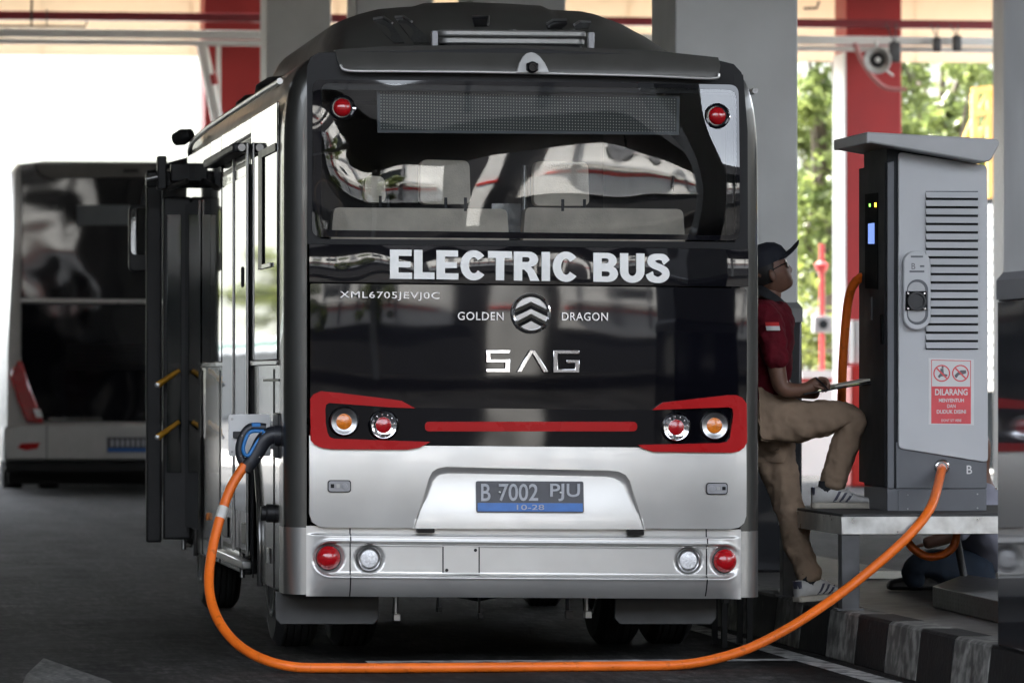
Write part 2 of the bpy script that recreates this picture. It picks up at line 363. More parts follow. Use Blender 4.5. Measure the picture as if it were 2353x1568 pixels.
# island with painted kerb stones
g = MB(); g.box(KX+0.15, 5.75, 12.0, 62.0, 0.0, KZ-0.004); isl = struct(g, 'traffic_island', 'island_floor')
n_ = 0; y = 19.04-0.63*6
while y < 32:
    k = MB(); x0 = KX-0.035; k.prism([(x0,y+0.004,0),(KX+0.151,y+0.004,0),(KX+0.151,y+0.004,KZ),(KX,y+0.004,KZ),(KX-0.012,y+0.004,KZ-0.012)], (0,0.622,0))
    k.build('kerb_stone', 'kerb_black' if n_ % 2 else 'kerb_white', isl, bev=0.006); y += 0.63; n_ += 1
k = MB(); k.prism([(KX-0.035,y,0),(KX+0.151,y,0),(KX+0.151,y,KZ),(KX,y,KZ)], (0,62-y,0)); k.build('kerb_run', 'kerb_white', isl)
# painted lines
def paint(pxs, z, mt, name):
    k = MB(); k.add([onZ(a, b2, z) for a, b2 in pxs], [tuple(range(len(pxs)))]); return struct(k, name, mt, fix=False)
lw = MB(); lw.add([(4.26,18.0,0.004),(4.385,18.0,0.004),(4.385,62,0.004),(4.26,62,0.004)], [(0,1,2,3)]); struct(lw, 'lane_line', 'road_white', fix=False)
lw = MB(); lw.add([(2.36,21.86,0.006),(4.25,21.78,0.006),(4.25,21.94,0.006),(2.36,22.02,0.006)], [(0,1,2,3)]); struct(lw, 'bay_line', 'road_white', fix=False)
lw = MB(); lw.add([onZ(40,1600,0.004),onZ(290,1585,0.004),onZ(250,1562,0.004),onZ(100,1510,0.004),onZ(60,1548,0.004)], [(0,1,2,3,4)]); struct(lw, 'floor_arrow', 'road_grey', fix=False)

def column(name, x, y, label, red=False, w_=0.67, t=0.76, plinth=True):
    o = thing(name, label, 'column', (x+w_/2, y+t/2, KZ))
    b = MB(); b.box(x, x+w_, y, y+t, KZ+(1.62 if plinth else 0) - 0.2, 6.14); b.build('shaft', 'column_red' if red else 'column_paint', o, bev=0.012)
    if plinth:
        e = 0.02; b = MB(); b.box(x-e, x+w_+e, y-e, y+t+e, KZ-0.005, 1.56); b.build('plinth', 'plinth_paint', o, bev=0.015)
        b = MB(); b.loft([[(x-e-0.002,y-e-0.002,1.555),(x+w_+e+0.002,y-e-0.002,1.555),(x+w_+e+0.002,y+t+e+0.002,1.555),(x-e-0.002,y+t+e+0.002,1.555)],
                          [(x-e-0.002,y-e-0.002,1.63),(x+w_+e+0.002,y-e-0.002,1.63),(x+w_+e+0.002,y+t+e+0.002,1.63),(x-e-0.002,y+t+e+0.002,1.63)],
                          [(x+0.003,y+0.003,1.665),(x+w_-0.003,y+0.003,1.665),(x+w_-0.003,y+t-0.003,1.665),(x+0.003,y+t-0.003,1.665)]]); b.build('plinth_cap', 'plinth_cap', o)
    return o
column('concrete_column', KX, 18.12, 'grey column with glossy dark plinth standing closest to the charging cabinet, cut by the frame')
column('concrete_column', KX, 26.42, 'broad grey concrete column behind the seated man in the cap')
column('concrete_column', KX, 34.94, 'grey column behind the roof fairing of the electric bus, next beyond the one behind the man')
column('concrete_column', KX, 42.70, 'grey column above the left end of the bus roof fairing')
column('concrete_column', KX, 51.48, 'grey column with pale edge just in front of the left red column')
column('concrete_column', KX, 60.0, 'red painted column beside the open bright end, above the bus roof', red=True, plinth=False, w_=0.70)
column('concrete_column', 12.2, 50.9, 'pale column edge between charging cabinet and the dark glossy column', plinth=False)
column('concrete_column', 12.2, 59.3, 'red painted column with sunlit side brightened in white, behind the charging cabinet', red=True, plinth=False, w_=0.68, t=0.7)
for yy in (43.0, 34.9, 26.4, 18.1): column('concrete_column', 12.2, yy, 'grey column of the far row across the lane', plinth=False)['group'] = 'columns of the far row'
# white strip puts the sunlight on the right red column's side into colour
b = MB(); b.box(12.175, 12.198, 59.3, 60.0, 0, 5.19); o_ = [o for o in bpy.data.objects if o.get('label','').startswith('red painted column with sunlit')][0]; b.build('lit_side_white', 'white_paint', o_)
# canopy roof
g = MB(); g.box(-10.0, 15.5, 14.0, 62.5, 6.12, 6.4); can = tag(g.build('canopy_roof', 'ceiling_white', None), 'flat white canopy roof over the charging bays', 'roof')
for yy in (15.0, 22.0, 30.0, 38.0, 46.0, 54.0):
    b = MB(); b.box(-10.0, 15.5, yy-0.09, yy+0.09, 5.86, 6.125); b.build('roof_beam', 'steel_red', can)
for xx in (-8.0,-1.0,8.2):
    b = MB(); b.box(xx-0.1, xx+0.1, 14.2, 58, 5.80, 6.118); b.build('girder', 'steel_red', can)
b = MB(); b.box(-10, 15.5, 58.9, 59.05, 5.46, 5.56); b.build('end_tube', 'steel_red', can, bev=0.01)
b = MB(); b.box(-10, 15.5, 58.5, 58.66, 5.235, 5.33); b.build('end_beam', 'white_paint', can, bev=0.008)
b = MB(); b.box(-10, 15.5, 58.68, 58.74, 5.16, 5.225); b.build('gutter', 'white_paint', can, bev=0.008)
x = -10.0
while x < 15.4:
    b = MB(); b.box(x+0.001, min(x+1.799, 15.5), 60.9, 60.93, 5.18, 6.118); b.build('end_panel', 'panel_cream', can); x += 1.8
b = MB(); b.tube([onY(-40,60,58.3), onY(195,62,58.3), onY(200,50,58.3)], 0.012, 8); b.build('hook_pipe', 'steel_dark', can)
b = MB(); b.tube([onY(73,0,58.3), onY(72,62,58.3)], 0.014, 8); b.build('hanger', 'steel_dark', can)
b = MB(); b.tube([onY(108,22,58.3), onY(107,62,58.3)], 0.008, 8); b.build('hanger', 'steel_dark', can)
b = MB(); b.tube([onY(1846,20,58.3), onY(1876,19,58.3), onY(1881,4,58.3)], 0.016, 8); b.build('hook_pipe', 'steel_dark', can)
# ceiling lamps (unlit battens)
for xx, yy in ((1.5,25.0),(1.5,33.0),(8.3,25.0),(8.3,33.0),(1.5,17.5),(8.3,17.5)):
    b = MB(); b.box(xx-0.6, xx+0.6, yy-0.06, yy+0.06, 6.03, 6.118); b.build('lamp_batten', 'white_paint', can)
# slanting white downpipe and thin conduit by the left red column
o = thing('drain_pipe', 'white slanting drain pipe with a red patch beside the left red column', 'pipe', (4.3, 59.4, 0))
p0, p1 = onY(462,96,59.4), onY(496,262,59.4); d_ = (p1-p0); p2 = p0+d_*((p0.z)/(-d_.z))
b = MB(); b.tube([p0, p1, p2], 0.07, 12); b.build('pipe', 'white_paint', o, smooth=40)
b = MB(); b.tube([onY(484,172,59.4), onY(489,196,59.4)], 0.0725, 12); b.build('red_band', 'column_red', o, smooth=40)
b = MB(); b.tube([onY(502,98,59.9), onY(502,300,59.9), Vector((onY(502,300,59.9).x,59.9,0))], 0.03, 8); single(b, 'conduit_pipe', 'white_paint', 'thin pale conduit running down the left red column', 'pipe', smooth=40)
# horn loudspeaker
c = onY(2016,138,57.8); o = thing('loudspeaker', 'pale horn loudspeaker hanging before the right red column', 'loudspeaker', c)
ax = (-0.25,-0.95,-0.1)
b = MB(); b.lathe(c, ax, [(-0.10,0.06),(-0.06,0.10),(0.04,0.155),(0.06,0.165),(0.065,0.15),(0.0,0.10),(-0.03,0.075)], 24); b.build('horn', 'wall_white', o, smooth=40)
b = MB(); b.lathe(c, ax, [(-0.028,0.078),(0.01,0.085),(0.012,0.05),(0.03,0.045),(0.035,0.0)], 20); b.build('grille', 'steel_dark', o, smooth=40)
b = MB(); b.lathe(c, ax, [(0.036,0.035),(0.045,0.02),(0.048,0.0)], 14); b.build('nozzle', 'white_paint', o, smooth=40)
b = MB(); b.tube([c+Vector((0.0,0.03,0.12)), onY(2012,92,57.8)], 0.02, 8); b.tube([c+Vector((0.1,0,-0.12)), c+Vector((0.19,0,-0.19))], 0.014, 8); b.build('bracket', 'wall_white', o)
b = MB(); b.tube(catmull([onY(1962,100,58.2), onY(1985,150,58.2), onY(2010,183,58.2), onY(2038,203,58.2), onY(2082,206,58.2)], 6), 0.028, 10)
mat('cable_pink', (0.50,0.20,0.19), 0.6); single(b, 'drooping_cable', 'cable_pink', 'pale pink cable drooping across the right red column', 'cable', smooth=40)
for (px, py, s_, lb) in ((2055,120,14,'dark pulley fitting hooked over the white beam by the horn loudspeaker'),(2198,100,11,'grey pulley block hanging from the white beam on two thin wires'),(2152,103,10,'small dark junction box fixed to the white beam between pulleys')):
    c = onY(px, py, 58.35); r_ = s_*58.35/FPX*1.3
    o = thing('pulley_block', lb, 'pulley', c); b = MB(); b.box(c.x-r_*0.7, c.x+r_*0.7, c.y-0.05, c.y+0.05, c.z-r_*1.3, c.z+r_*1.3); b.build('housing', 'steel_dark', o, bev=0.02)
    b = MB(); b.tube([c+Vector((0,0,r_*1.1)), Vector((c.x-r_*1.2, c.y, 5.47))], 0.008, 6); b.tube([c+Vector((0,0,r_*1.1)), Vector((c.x+r_*0.2, c.y, 5.47))], 0.008, 6); b.build('wire', 'steel_dark', o)

# ------------------------------------------------------------------ vegetation
def leaf_cloud(rng, centre, radii, n, size, clumps):
    cs = []
    for i in range(clumps):
        v = Vector((rng.gauss(0,1), rng.gauss(0,1), rng.gauss(0,1))).normalized()*(rng.random()**0.45)
        cs.append((Vector((v.x*radii[0], v.y*radii[1], v.z*radii[2]))+centre, rng.uniform(0.25,0.6)))
    vs, fs = [], []
    for i in range(n):
        c, s_ = rng.choice(cs); v = Vector((rng.gauss(0,1), rng.gauss(0,1), rng.gauss(0,0.8))); v = v.normalized()*s_*rng.random()**0.5
        p = c+v; L = size*rng.uniform(0.6,1.35); W = L*rng.uniform(0.32,0.5)
        a = Vector((rng.gauss(0,1), rng.gauss(0,1), rng.gauss(-0.3,0.6))).normalized(); nn = Vector((rng.gauss(0,0.6), rng.gauss(0,0.6), 1)).normalized(); b2 = a.cross(nn)
        if b2.length < 1e-3: continue
        b2.normalize(); o = len(vs); dz = nn*(-0.12*L)
        vs += [tuple(p-a*L*0.5), tuple(p-a*L*0.1+b2*W*0.5), tuple(p+a*L*0.5+dz), tuple(p-a*L*0.1-b2*W*0.5)]
        fs.append((o,o+1,o+2,o+3))
    return vs, fs, cs
def tree(name, label, base, h, radii, n, size, mt, seed, clumps=34, group=None, ctr=None):
    rng = random.Random(seed); o = thing(name, label, 'tree', base, group)
    B = Vector(base); ctr = B+Vector((0,0,h-radii[2])) if ctr is None else Vector(ctr)
    vs, fs, cs = leaf_cloud(rng, ctr, radii, n, size, clumps); b = MB(); b.v = vs; b.f = fs; b.build('crown', mt, o, fix=False)
    b = MB(); top = ctr+Vector((0,0,radii[2]*0.3)); r0 = 0.035*h*0.6
    b.tube([B-Vector((0,0,0.05)), B.lerp(top,0.3)+Vector((0.05,0,0)), B.lerp(top,0.65)-Vector((0.06,0,0)), top], [r0, r0*0.8, r0*0.55, r0*0.2], 8)
    for c, s_ in cs[:12]:
        st = B.lerp(top, rng.uniform(0.35,0.85)); b.tube([st, st.lerp(c,0.5)+Vector((0,0,0.15)), c], [r0*0.35, r0*0.22, r0*0.08], 6)
    b.build('trunk', 'bark', o, smooth=50); return o
tree('broadleaf_tree', 'large leafed green tree between the grey column and the right red column', (14.6,72.5,0), 8.2, (1.5,1.8,3.4), 5200, 0.25, 'leaf', 3, 52)
tree('broadleaf_tree', 'glossy leafed tree right of the red column above the charging cabinet', (16.6,73.5,0), 8.6, (1.5,1.8,3.6), 5000, 0.21, 'leaf', 5, 50)
tree('broadleaf_tree', 'dark olive tree behind the yellow timber frame', (18.6,75.5,0), 8.8, (1.6,1.6,3.6), 4600, 0.19, 'leaf_dark', 9, 46)
tree('broadleaf_tree', 'dark tree standing deepest behind the glossy leafed trees', (16.4,79,0), 9.5, (3.6,1.4,4.2), 2600, 0.30, 'leaf_dark', 12, 60)
tree('young_tree', 'low pale shrub in sunlight behind the red hydrant pipe', (13.6,70.0,0), 3.0, (0.7,0.7,1.2), 900, 0.20, 'leaf_light', 15, 14)
# perimeter wall, trees and hillside on the open side: what the bus flank mirrors
wl = thing('perimeter_wall', 'low grey boundary wall with white and green painted coping', 'wall', (-9.0,80,0))
b = MB(); b.box(-9.2, -8.9, 59, 190, 0, 2.05); b.build('wall', 'wall_grey', wl)
b = MB(); b.box(-9.3, -8.85, 59, 190, 2.052, 2.22); b.build('coping', 'white_paint', wl)
b = MB(); b.box(-9.28, -8.86, 59, 190, 2.222, 2.34); b.build('green_rail', 'green_paint', wl)
b = MB(); b.box(-9.3, -8.85, 59, 190, 2.342, 2.46); b.build('top_rail', 'white_paint', wl)
for i in range(7):
    tree('roadside_tree', 'pale green roadside tree mirrored in the bus flank', (-11.5-1.2*(i % 2), 92+i*13.0, 0), 4.4+0.7*((i*3) % 4), (2.2,3.4,1.5), 1500, 0.42, 'leaf_light', 40+i, 22, 'roadside trees beyond the boundary wall')
# ------------------------------------------------------------------ things at the far right
o = thing('timber_frame', 'yellow timber lattice frame in front of the trees', 'scaffold', (16.3,68,0)); Yt = 68.0
def bar(px0, py0, px1, py1, Y, r_, nm, mt, par):
    a, c = onY(px0,py0,Y), onY(px1,py1,Y); d_ = (c-a).normalized(); s_ = Vector((-d_.z,0,d_.x))*r_
    b = MB(); b.prism([a+s_, c+s_, c-s_, a-s_], (0,r_*2,0)); return b.build(nm, mt, par)
for (a_, b_, c_, d_, e_) in ((2235,208,2300,200,0.04),(2240,214,2240,900,0.045),(2276,206,2276,900,0.045),(2238,262,2300,254,0.04),(2212,330,2238,270,0.03),(2248,262,2270,212,0.03),(2245,330,2272,266,0.03),(2236,330,2300,328,0.035)):
    bar(a_, b_, c_, d_, Yt+random.uniform(-0.2,0.2), e_, 'beam' if abs(b_-d_) < 20 else 'post', 'wood_yellow', o)
o = thing('louvred_screen', 'white horizontal louvre screen seen past the charging cabinet edge', 'louvre screen', (15.2,66,0)); py = 470
while py < 880:
    a, c = onY(2255,py,66), onY(2296,py,66); b = MB(); b.prism([(a.x,66,a.z),(a.x,66.12,a.z-0.05),(a.x,66.12,a.z-0.13),(a.x,66,a.z-0.08)], (c.x-a.x,0,0)); b.build('slat', 'white_paint', o); py += 27
a, c = onY(2255,455,66.2), onY(2296,880,66.2); b = MB(); b.box(a.x, c.x, 66.2, 66.3, 0, a.z); b.build('backing', 'window_dark', o)
a = onY(2262,885,67); b = MB(); b.box(a.x-1.0, a.x+3, 67, 67.3, 0, 0.55); single(b, 'low_wall', 'wall_white', 'low white wall behind the louvre screen', 'wall')
o = thing('hydrant_pipe', 'red hydrant standpipe with valve wheel and box', 'standpipe', onY(1888,875,64.2)); o.location.z = 0
c = onY(1888,560,64.2); q = onY(1888,900,64.2)
b = MB(); b.tube([c, Vector((c.x,64.2,0))], 0.035, 10); b.build('pipe', 'column_red', o, smooth=40)
v = onY(1887,612,64.2); b = MB(); b.lathe(v, (0,0,1), [(-0.09,0.03),(-0.05,0.07),(0.03,0.10),(0.05,0.06),(0.07,0.04)], 14); b.build('valve', 'column_red', o, smooth=40)
v = onY(1886,745,64.15); b = MB(); b.box(v.x-0.12, v.x+0.12, 64.0, 64.2, v.z-0.11, v.z+0.11); b.build('meter_box', 'plinth_cap', o, bev=0.02)
b = MB(); b.lathe((v.x,63.995,v.z), (0,-1,0), [(0,0.06),(0.02,0.05),(0.02,0)], 14); b.build('dial', 'window_dark', o)
a, c = onY(1840,850,63.2), onY(1985,868,63.2); o = thing('road_barrier', 'low white barrier with red rails behind the seated man', 'barrier', ((a.x+c.x)/2,63.2,0))
b = MB(); b.box(a.x, c.x+0.5, 63.2, 63.34, c.z, a.z); b.build('rail', 'wall_white', o); b = MB(); b.box(a.x, c.x+0.5, 63.22, 63.30, c.z-0.06, c.z-0.003); b.build('red_rail', 'column_red', o); b = MB(); b.box(a.x, c.x+0.5, 63.24, 63.36, 0, c.z-0.062); b.build('panel', 'wall_white', o)
a, c = onY(1955,842,57), onY(2040,1000,57); o = thing('red_kiosk', 'bright red cabinet with a pale board behind the orange hose', 'cabinet', ((a.x+c.x)/2,57.2,0))
b = MB(); b.box(a.x, c.x+0.4, 57, 57.6, 0, a.z); mat('red_bright', (0.70,0.03,0.02), 0.5); b.build('body', 'red_bright', o, bev=0.02)
a, c = onY(1957,735,57.3), onY(2030,838,57.3); b = MB(); b.box(a.x, c.x, 57.2, 57.5, c.z+0.01, a.z); b.build('board', 'wall_white', o, bev=0.02)
# ------------------------------------------------------------------ unseen building behind the camera, shaped for reflections in the rear glass
BYB = -32.0
o = thing('mirrored_building', 'unseen white and glazed building with red bands, shaped for rear glass reflections', 'building', (12,BYB,0))
b = MB(); b.box(-30, 60, BYB-6, BYB-0.3, 0, 14.0); b.build('glazed_front', 'cladding_dark', o)
for x0_, x1_, z0_ in ((-30,7.6,3.1),(9.75,10.35,0),(11.1,60,2.7)):
    b = MB(); b.box(x0_, x1_, BYB-0.298, BYB, z0_, 8.0); b.build('white_wing', 'wall_white', o)
    b = MB(); b.box(x0_, x1_, BYB-0.298, BYB-0.02, 8.002, 14.0); b.build('dark_cladding', 'cladding_dark', o)
for x0_, x1_ in ((-30.02,7.02),(9.73,10.37),(11.28,60.02)):
    for z0_, h_ in ((4.35,0.20),(7.3,0.2)): b = MB(); b.box(x0_, x1_, BYB+0.002, BYB+0.1, z0_, z0_+h_); b.build('red_band', 'red_bright', o)
for xx in [-28+5*i for i in range(7)]+[14+5*i for i in range(9)]:
    b = MB(); b.box(xx, xx+2.6, BYB+0.002, BYB+0.06, 5.6, 6.5); b.build('window', 'window_dark', o)
o = thing('sky_block_left', 'unseen dark grey block added along the left to cut off sky light', 'building', (-10,6,0))  # unseen block added to keep sky light off the left corner
b = MB(); b.box(-15, -10.2, -14, 58, 0, 6.0); b.build('wall', 'wall_grey', o)
b = MB(); b.box(-15.2, -10.05, -14.2, 58.2, 6.002, 6.25); b.build('roof', 'plinth_cap', o)
for yy in range(-12, 56, 4):
    b = MB(); b.box(-10.198, -10.15, yy, yy+2.4, 1.0, 2.6); b.build('window', 'window_dark', o)
b = MB(); b.box(17.5, 17.8, 6, 54, 0, 5.2); single(b, 'shade_wall', 'wall_grey', 'unseen grey wall added beyond the far columns to darken pillar reflections', 'wall')  # unseen wall added to darken what the right pillar mirrors
g = MB(); nxh, nyh = 60, 16
for j in range(nyh+1):
    for i in range(nxh+1):
        x = -320+560*i/nxh; y = 430+320*j/nyh; t = j/nyh
        z = 78*math.sin(min(1,t*1.25)*math.pi/2)*(0.85+0.10*math.sin(x*0.021+1.0)+0.06*math.sin(x*0.057+y*0.03))+3.0*math.sin(x*0.13+y*0.11)*t; g.v.append((x, y, max(-0.5, z)-0.5))
for j in range(nyh):
    for i in range(nxh): a_ = j*(nxh+1)+i; g.f.append((a_,a_+1,a_+nxh+2,a_+nxh+1))
struct(g, 'hillside', 'hillside', smooth=80)
o = thing('shade_canopy', 'unseen flat canopy on posts added to shade the ground mirrored in the bus', 'roof', (12,-12,0))  # unseen roof added to shade the ground mirrored in the black panels
b = MB(); b.box(-8, 34, -22, -3, 6.0, 6.3); b.build('roof', 'cladding_dark', o)
for xx in (-6, 2, 16, 24, 32):
    b = MB(); b.box(xx, xx+0.5, -20, -19.5, 0, 5.998); b.build('post', 'column_paint', o)
for xx in [-28.0+1.9*i for i in range(18)]+[12.2+1.9*i for i in range(24)]:
    b = MB(); b.box(xx, xx+0.22, BYB+0.001, BYB+0.16, 3.35, 7.95); b.build('pilaster', 'plinth_cap', bpy.data.objects['mirrored_building'])
b = MB(); b.box(-30, 7.0, BYB+0.17, BYB+0.9, 4.95, 5.15); b.build('balcony_slab', 'column_paint', bpy.data.objects['mirrored_building'])
b = MB(); b.box(11.3, 60, BYB+0.17, BYB+0.9, 4.95, 5.15); b.build('balcony_slab', 'column_paint', bpy.data.objects['mirrored_building'])
for i, (x_, y_) in enumerate(((2.5,-27.5),(-4.0,-28.5),(22.5,-28.0))):  # unseen trees added to put green into the rear glass reflection
    tree('reflection_tree', ('round unseen tree added for green reflections, before the left wing','loose unseen tree added for green reflections, at the left end','unseen tree added for green reflections, before the right wing')[i], (x_,y_,0), 6.2, (1.8,1.4,1.7), 1600, 0.40, 'leaf', 70+i, 20)
# ================================================================== ELECTRIC BUS
XC, HW, YR, XL = 3.037, 1.055, 21.7, 1.982
XRT = XC+HW
bus = thing('electric_bus', 'silver and black electric minibus seen from behind, plugged in to the charger', 'bus', (XC, 25.0, 0))
def lean(x): return -0.0125*(x-XC)          # the body sits slightly low on its right springs
def R(px, py): v = onY(px, py, YR); return (v.x, v.z)
def yr(x, z):
    u_ = abs(x-XC); y = YR + 0.042*(u_/1.0)**3
    if z > 1.55: y += 0.016*((z-1.55)/1.15)**2
    return y
def yrp(px, py): x, z = R(px, py); return yr(x, z)
def rear_panel(name, pts, off, mt, parent, inset=0.006, depth=0.03, nx=14, nz=8, px=True, bulge=0.0, yfun=None):
    P = [R(*p) for p in pts] if px else list(pts)
    ar = sum(P[i][0]*P[(i+1) % len(P)][1]-P[(i+1) % len(P)][0]*P[i][1] for i in range(len(P)))
    if ar < 0: P.reverse()
    bm = bmesh.new(); vs = [bm.verts.new((p[0],0,p[1])) for p in P]; f = bm.faces.new(vs); outer = list(vs)
    bmesh.ops.inset_region(bm, faces=[f], thickness=inset, depth=0, use_even_offset=True)
    for v in outer: v.co.y = inset
    oe = [e for e in bm.edges if all(v in outer for v in e.verts) and len(e.link_faces) == 1]
    ret = bmesh.ops.extrude_edge_only(bm, edges=oe)
    for v in [q for q in ret['geom'] if isinstance(q, bmesh.types.BMVert)]: v.co.y += depth
    xs = [p[0] for p in P]; zs = [p[1] for p in P]; x0, x1, z0, z1 = min(xs), max(xs), min(zs), max(zs)
    for i in range(1, nx): bmesh.ops.bisect_plane(bm, geom=bm.verts[:]+bm.edges[:]+bm.faces[:], plane_co=(x0+(x1-x0)*i/nx,0,0), plane_no=(1,0,0), dist=1e-5)
    for i in range(1, nz): bmesh.ops.bisect_plane(bm, geom=bm.verts[:]+bm.edges[:]+bm.faces[:], plane_co=(0,0,z0+(z1-z0)*i/nz), plane_no=(0,0,1), dist=1e-5)
    for v in bm.verts:
        x, z = v.co.x, v.co.z; b2 = 0
        if bulge: t = (z-z0)/(z1-z0); b2 = bulge*(1-(2*t-1)**2)
        v.co.y += (yfun(x, z) if yfun else yr(x, z)) - off - b2
    bmesh.ops.recalc_face_normals(bm, faces=bm.faces[:])
    me = bpy.data.meshes.new(name); bm.to_mesh(me); bm.free()
    return finish(name, me, mt, parent, smooth=38, fix=False)
def disc(name, pxc, rpx, off, prof, mt, parent, seg=28):
    x, z = R(*pxc); r_ = rpx*YR/FPX; y = yr(x, z)-off
    b = MB(); b.lathe((x, y, z), (0,-1,0), [(h, q*r_) for h, q in prof], seg); return b.build(name, mt, parent, smooth=40)

# ---- shell: profile over the roof
half = [(1.055,0.30),(1.055,1.30),(1.054,1.9),(1.052,2.28),(1.045,2.40),(1.03,2.50),(1.0,2.58),(0.955,2.630),(0.90,2.660),(0.80,2.682),(0.6,2.698),(0.3,2.708),(0,2.711)]
def dens(pts, n):
    return [tuple(v) for v in catmull([(p[0],p[1],0) for p in pts], n)]
hp = [(x, z) for x, z, _ in dens(half, 3)]
hp = [(min(x,1.056), z) for x, z in hp]
prof = [(-x, z) for x, z in hp] + [(x, z) for x, z in reversed(hp[:-1])]    # bottom left, up, over, bottom right
def inset_prof(i):
    out = []; N = len(prof)
    for k in range(N):
        a = Vector(prof[max(k-1,0)]); c = Vector(prof[min(k+1,N-1)]); t = (c-a).normalized(); nrm = Vector((t.y, -t.x))   # inward
        p = Vector(prof[k])+nrm*i
        if k in (0, N-1): p.y = prof[k][1]
        out.append((p.x, p.y))
    return out
def ring(i, y, zlean=True, dz=0): return [(XC+x, y, z+lean(XC+x)+dz) for x, z in inset_prof(i)]
RC = 0.095
def yedge(z): return YR+0.048+ (0.016*((z-1.55)/1.15)**2 if z > 1.55 else 0)
rows = []
for k in range(9):
    t = rad(90*k/8); i = RC*(1-math.cos(t)); rg = []
    for (x, z) in inset_prof(i): rg.append((XC+x, yedge(z)+RC*(1-math.sin(t)), z+lean(XC+x)))
    rows.append(rg)
rows.reverse()          # from the rear edge forwards
rows.append([(x, 22.02, z) for x, y, z in rows[-1]])
ZSPL = 0.592
for (nm_, mt_, lo_) in (('rear_corner_shell','silver_shaded',False),('bumper_corner','corner_silver_shaded',True)):
    b = MB(); N_ = len(rows[0])
    if lo_:
        for s_ in (0, 1):
            idx = [k for k in range(N_) if prof[k][1] < 1.0 and (prof[k][0] < 0) == (s_ == 0)]
            if s_ == 1: idx = list(reversed(idx))
            b = MB(); lo_rows = []
            for rg in rows:
                a_ = rg[idx[0]]; lo_rows.append([(a_[0],a_[1],a_[2]+(ZSPL-0.30)*t/6) for t in range(7)])
            b.loft(lo_rows, cap=False, closed=False); b.build(nm_, mt_, bus, smooth=35)
    else:
        r2 = []
        for rg in rows: r2.append([(p[0],p[1],max(p[2], ZSPL+0.002+lean(p[0]))) for p in rg])
        b.loft(r2, cap=False, closed=False); corner = b.build(nm_, mt_, bus, smooth=35)
# upper body along the length (above the belt), nose rounded
up = [p for p in prof if p[1] > 1.29]
def uring(i, y, dz=0): 
    ip = inset_prof(i); return [(XC+x, y, z+lean(XC+x)+dz) for (x, z), p in zip(ip, prof) if p[1] > 1.29]
rows = [uring(0, y_) for y_ in (22.015, 23, 24, 25, 26, 27, 27.8)]
for k in range(1, 9):
    t = rad(90*k/8); rows.append(uring(0.28*(1-math.cos(t)), 27.8+0.55*math.sin(t), -0.03*k/8))
b = MB(); b.loft(rows, cap=False, closed=False); body = b.build('upper_body', 'silver_shaded', bus, smooth=35)
b = MB(); b.add([(XC-0.8,28.33,1.2),(XC+0.8,28.33,1.2),(XC+0.76,28.36,2.42),(XC-0.76,28.36,2.42)], [(0,1,2,3)]); b.build('windscreen', 'side_glass', bus)
b = MB(); b.prism([(XC-1.05,0,0),(XC+1.05,0,0),(XC+1.05,0.25,0),(XC+0.8,0.5,0),(XC-0.8,0.5,0),(XC-1.05,0.25,0)], (0,0,0.95)); b.v = [(x,y+27.8,z+0.33) for x,y,z in b.v]; b.build('front_panel', 'silver', bus, bev=0.03)
# lower flanks with wheel arches
def arch(cy, r_, z0, n=14):
    zc = 0.44; a0 = math.asin((z0-zc)/r_); return [(cy-r_*math.cos(a0+(math.pi-2*a0)*k/n), zc+r_*math.sin(a0+(math.pi-2*a0)*k/n)) for k in range(n+1)]
WY, WF = 23.46, 27.45
zb = 0.30
def flank(x, th):
    pl = [(22.0,zb)] + [(y_, z) for y_, z in arch(WY, 0.50, zb)] + [(26.75,zb)] + arch(WF, 0.47, zb) + [(28.1,zb),(28.1,1.305),(22.0,1.305)]
    b = MB(); b.prism([(x, y_, z+lean(x)) for y_, z in pl], (th,0,0)); return b
flank(XL+0.002, 0.04).build('lower_flank', 'silver', bus, bev=0.006)
flank(XRT-0.002, -0.04).build('lower_flank', 'silver', bus, bev=0.006)
for x in (XL, XRT):     # belt moulding
    b = MB(); b.box(x-0.012 if x < XC else x-0.005, x+0.005 if x < XC else x+0.012, 22.03, 28.0, 1.298+lean(x), 1.322+lean(x)); b.build('belt_moulding', 'silver', bus, bev=0.004)
# drip rails
for s in (-1, 1):
    x = XC+s*1.062; b = MB(); b.tube(catmull([(x,21.93,2.545+lean(x)),(x,23,2.548+lean(x)),(x,25,2.548+lean(x)),(x,26.6,2.54+lean(x)),(x-s*0.02,27.7,2.50+lean(x)),(x-s*0.10,28.2,2.30+lean(x))],5), 0.014, 8); b.build('drip_rail', 'chrome_soft', bus, smooth=50)
# underbody and rear backing
b = MB(); b.box(XL+0.06, XRT-0.06, 21.84, 28.1, 0.36, 0.46); b.build('underbody', 'underbody', bus)
b = MB(); b.box(XL+0.12, XRT-0.12, 21.83, 21.86, 0.34, R(1200,552)[1]); b.build('rear_bulkhead', 'black_satin', bus)
b = MB(); b.prism([(XC-0.98,21.86,R(1200,196)[1]+0.0),(XC+0.98,21.86,R(1200,196)[1]-0.02),(XC+0.98,21.86,2.56),(XC-0.98,21.86,2.60)], (0,0.02,0)); b.build('rear_header', 'black_satin', bus)
for s in (-1,1):
    b = MB(); b.box(XC+s*0.945-0.03, XC+s*0.945+0.03, 21.84, 21.87, 1.85, 2.45); b.build('rear_post', 'black_satin', bus)
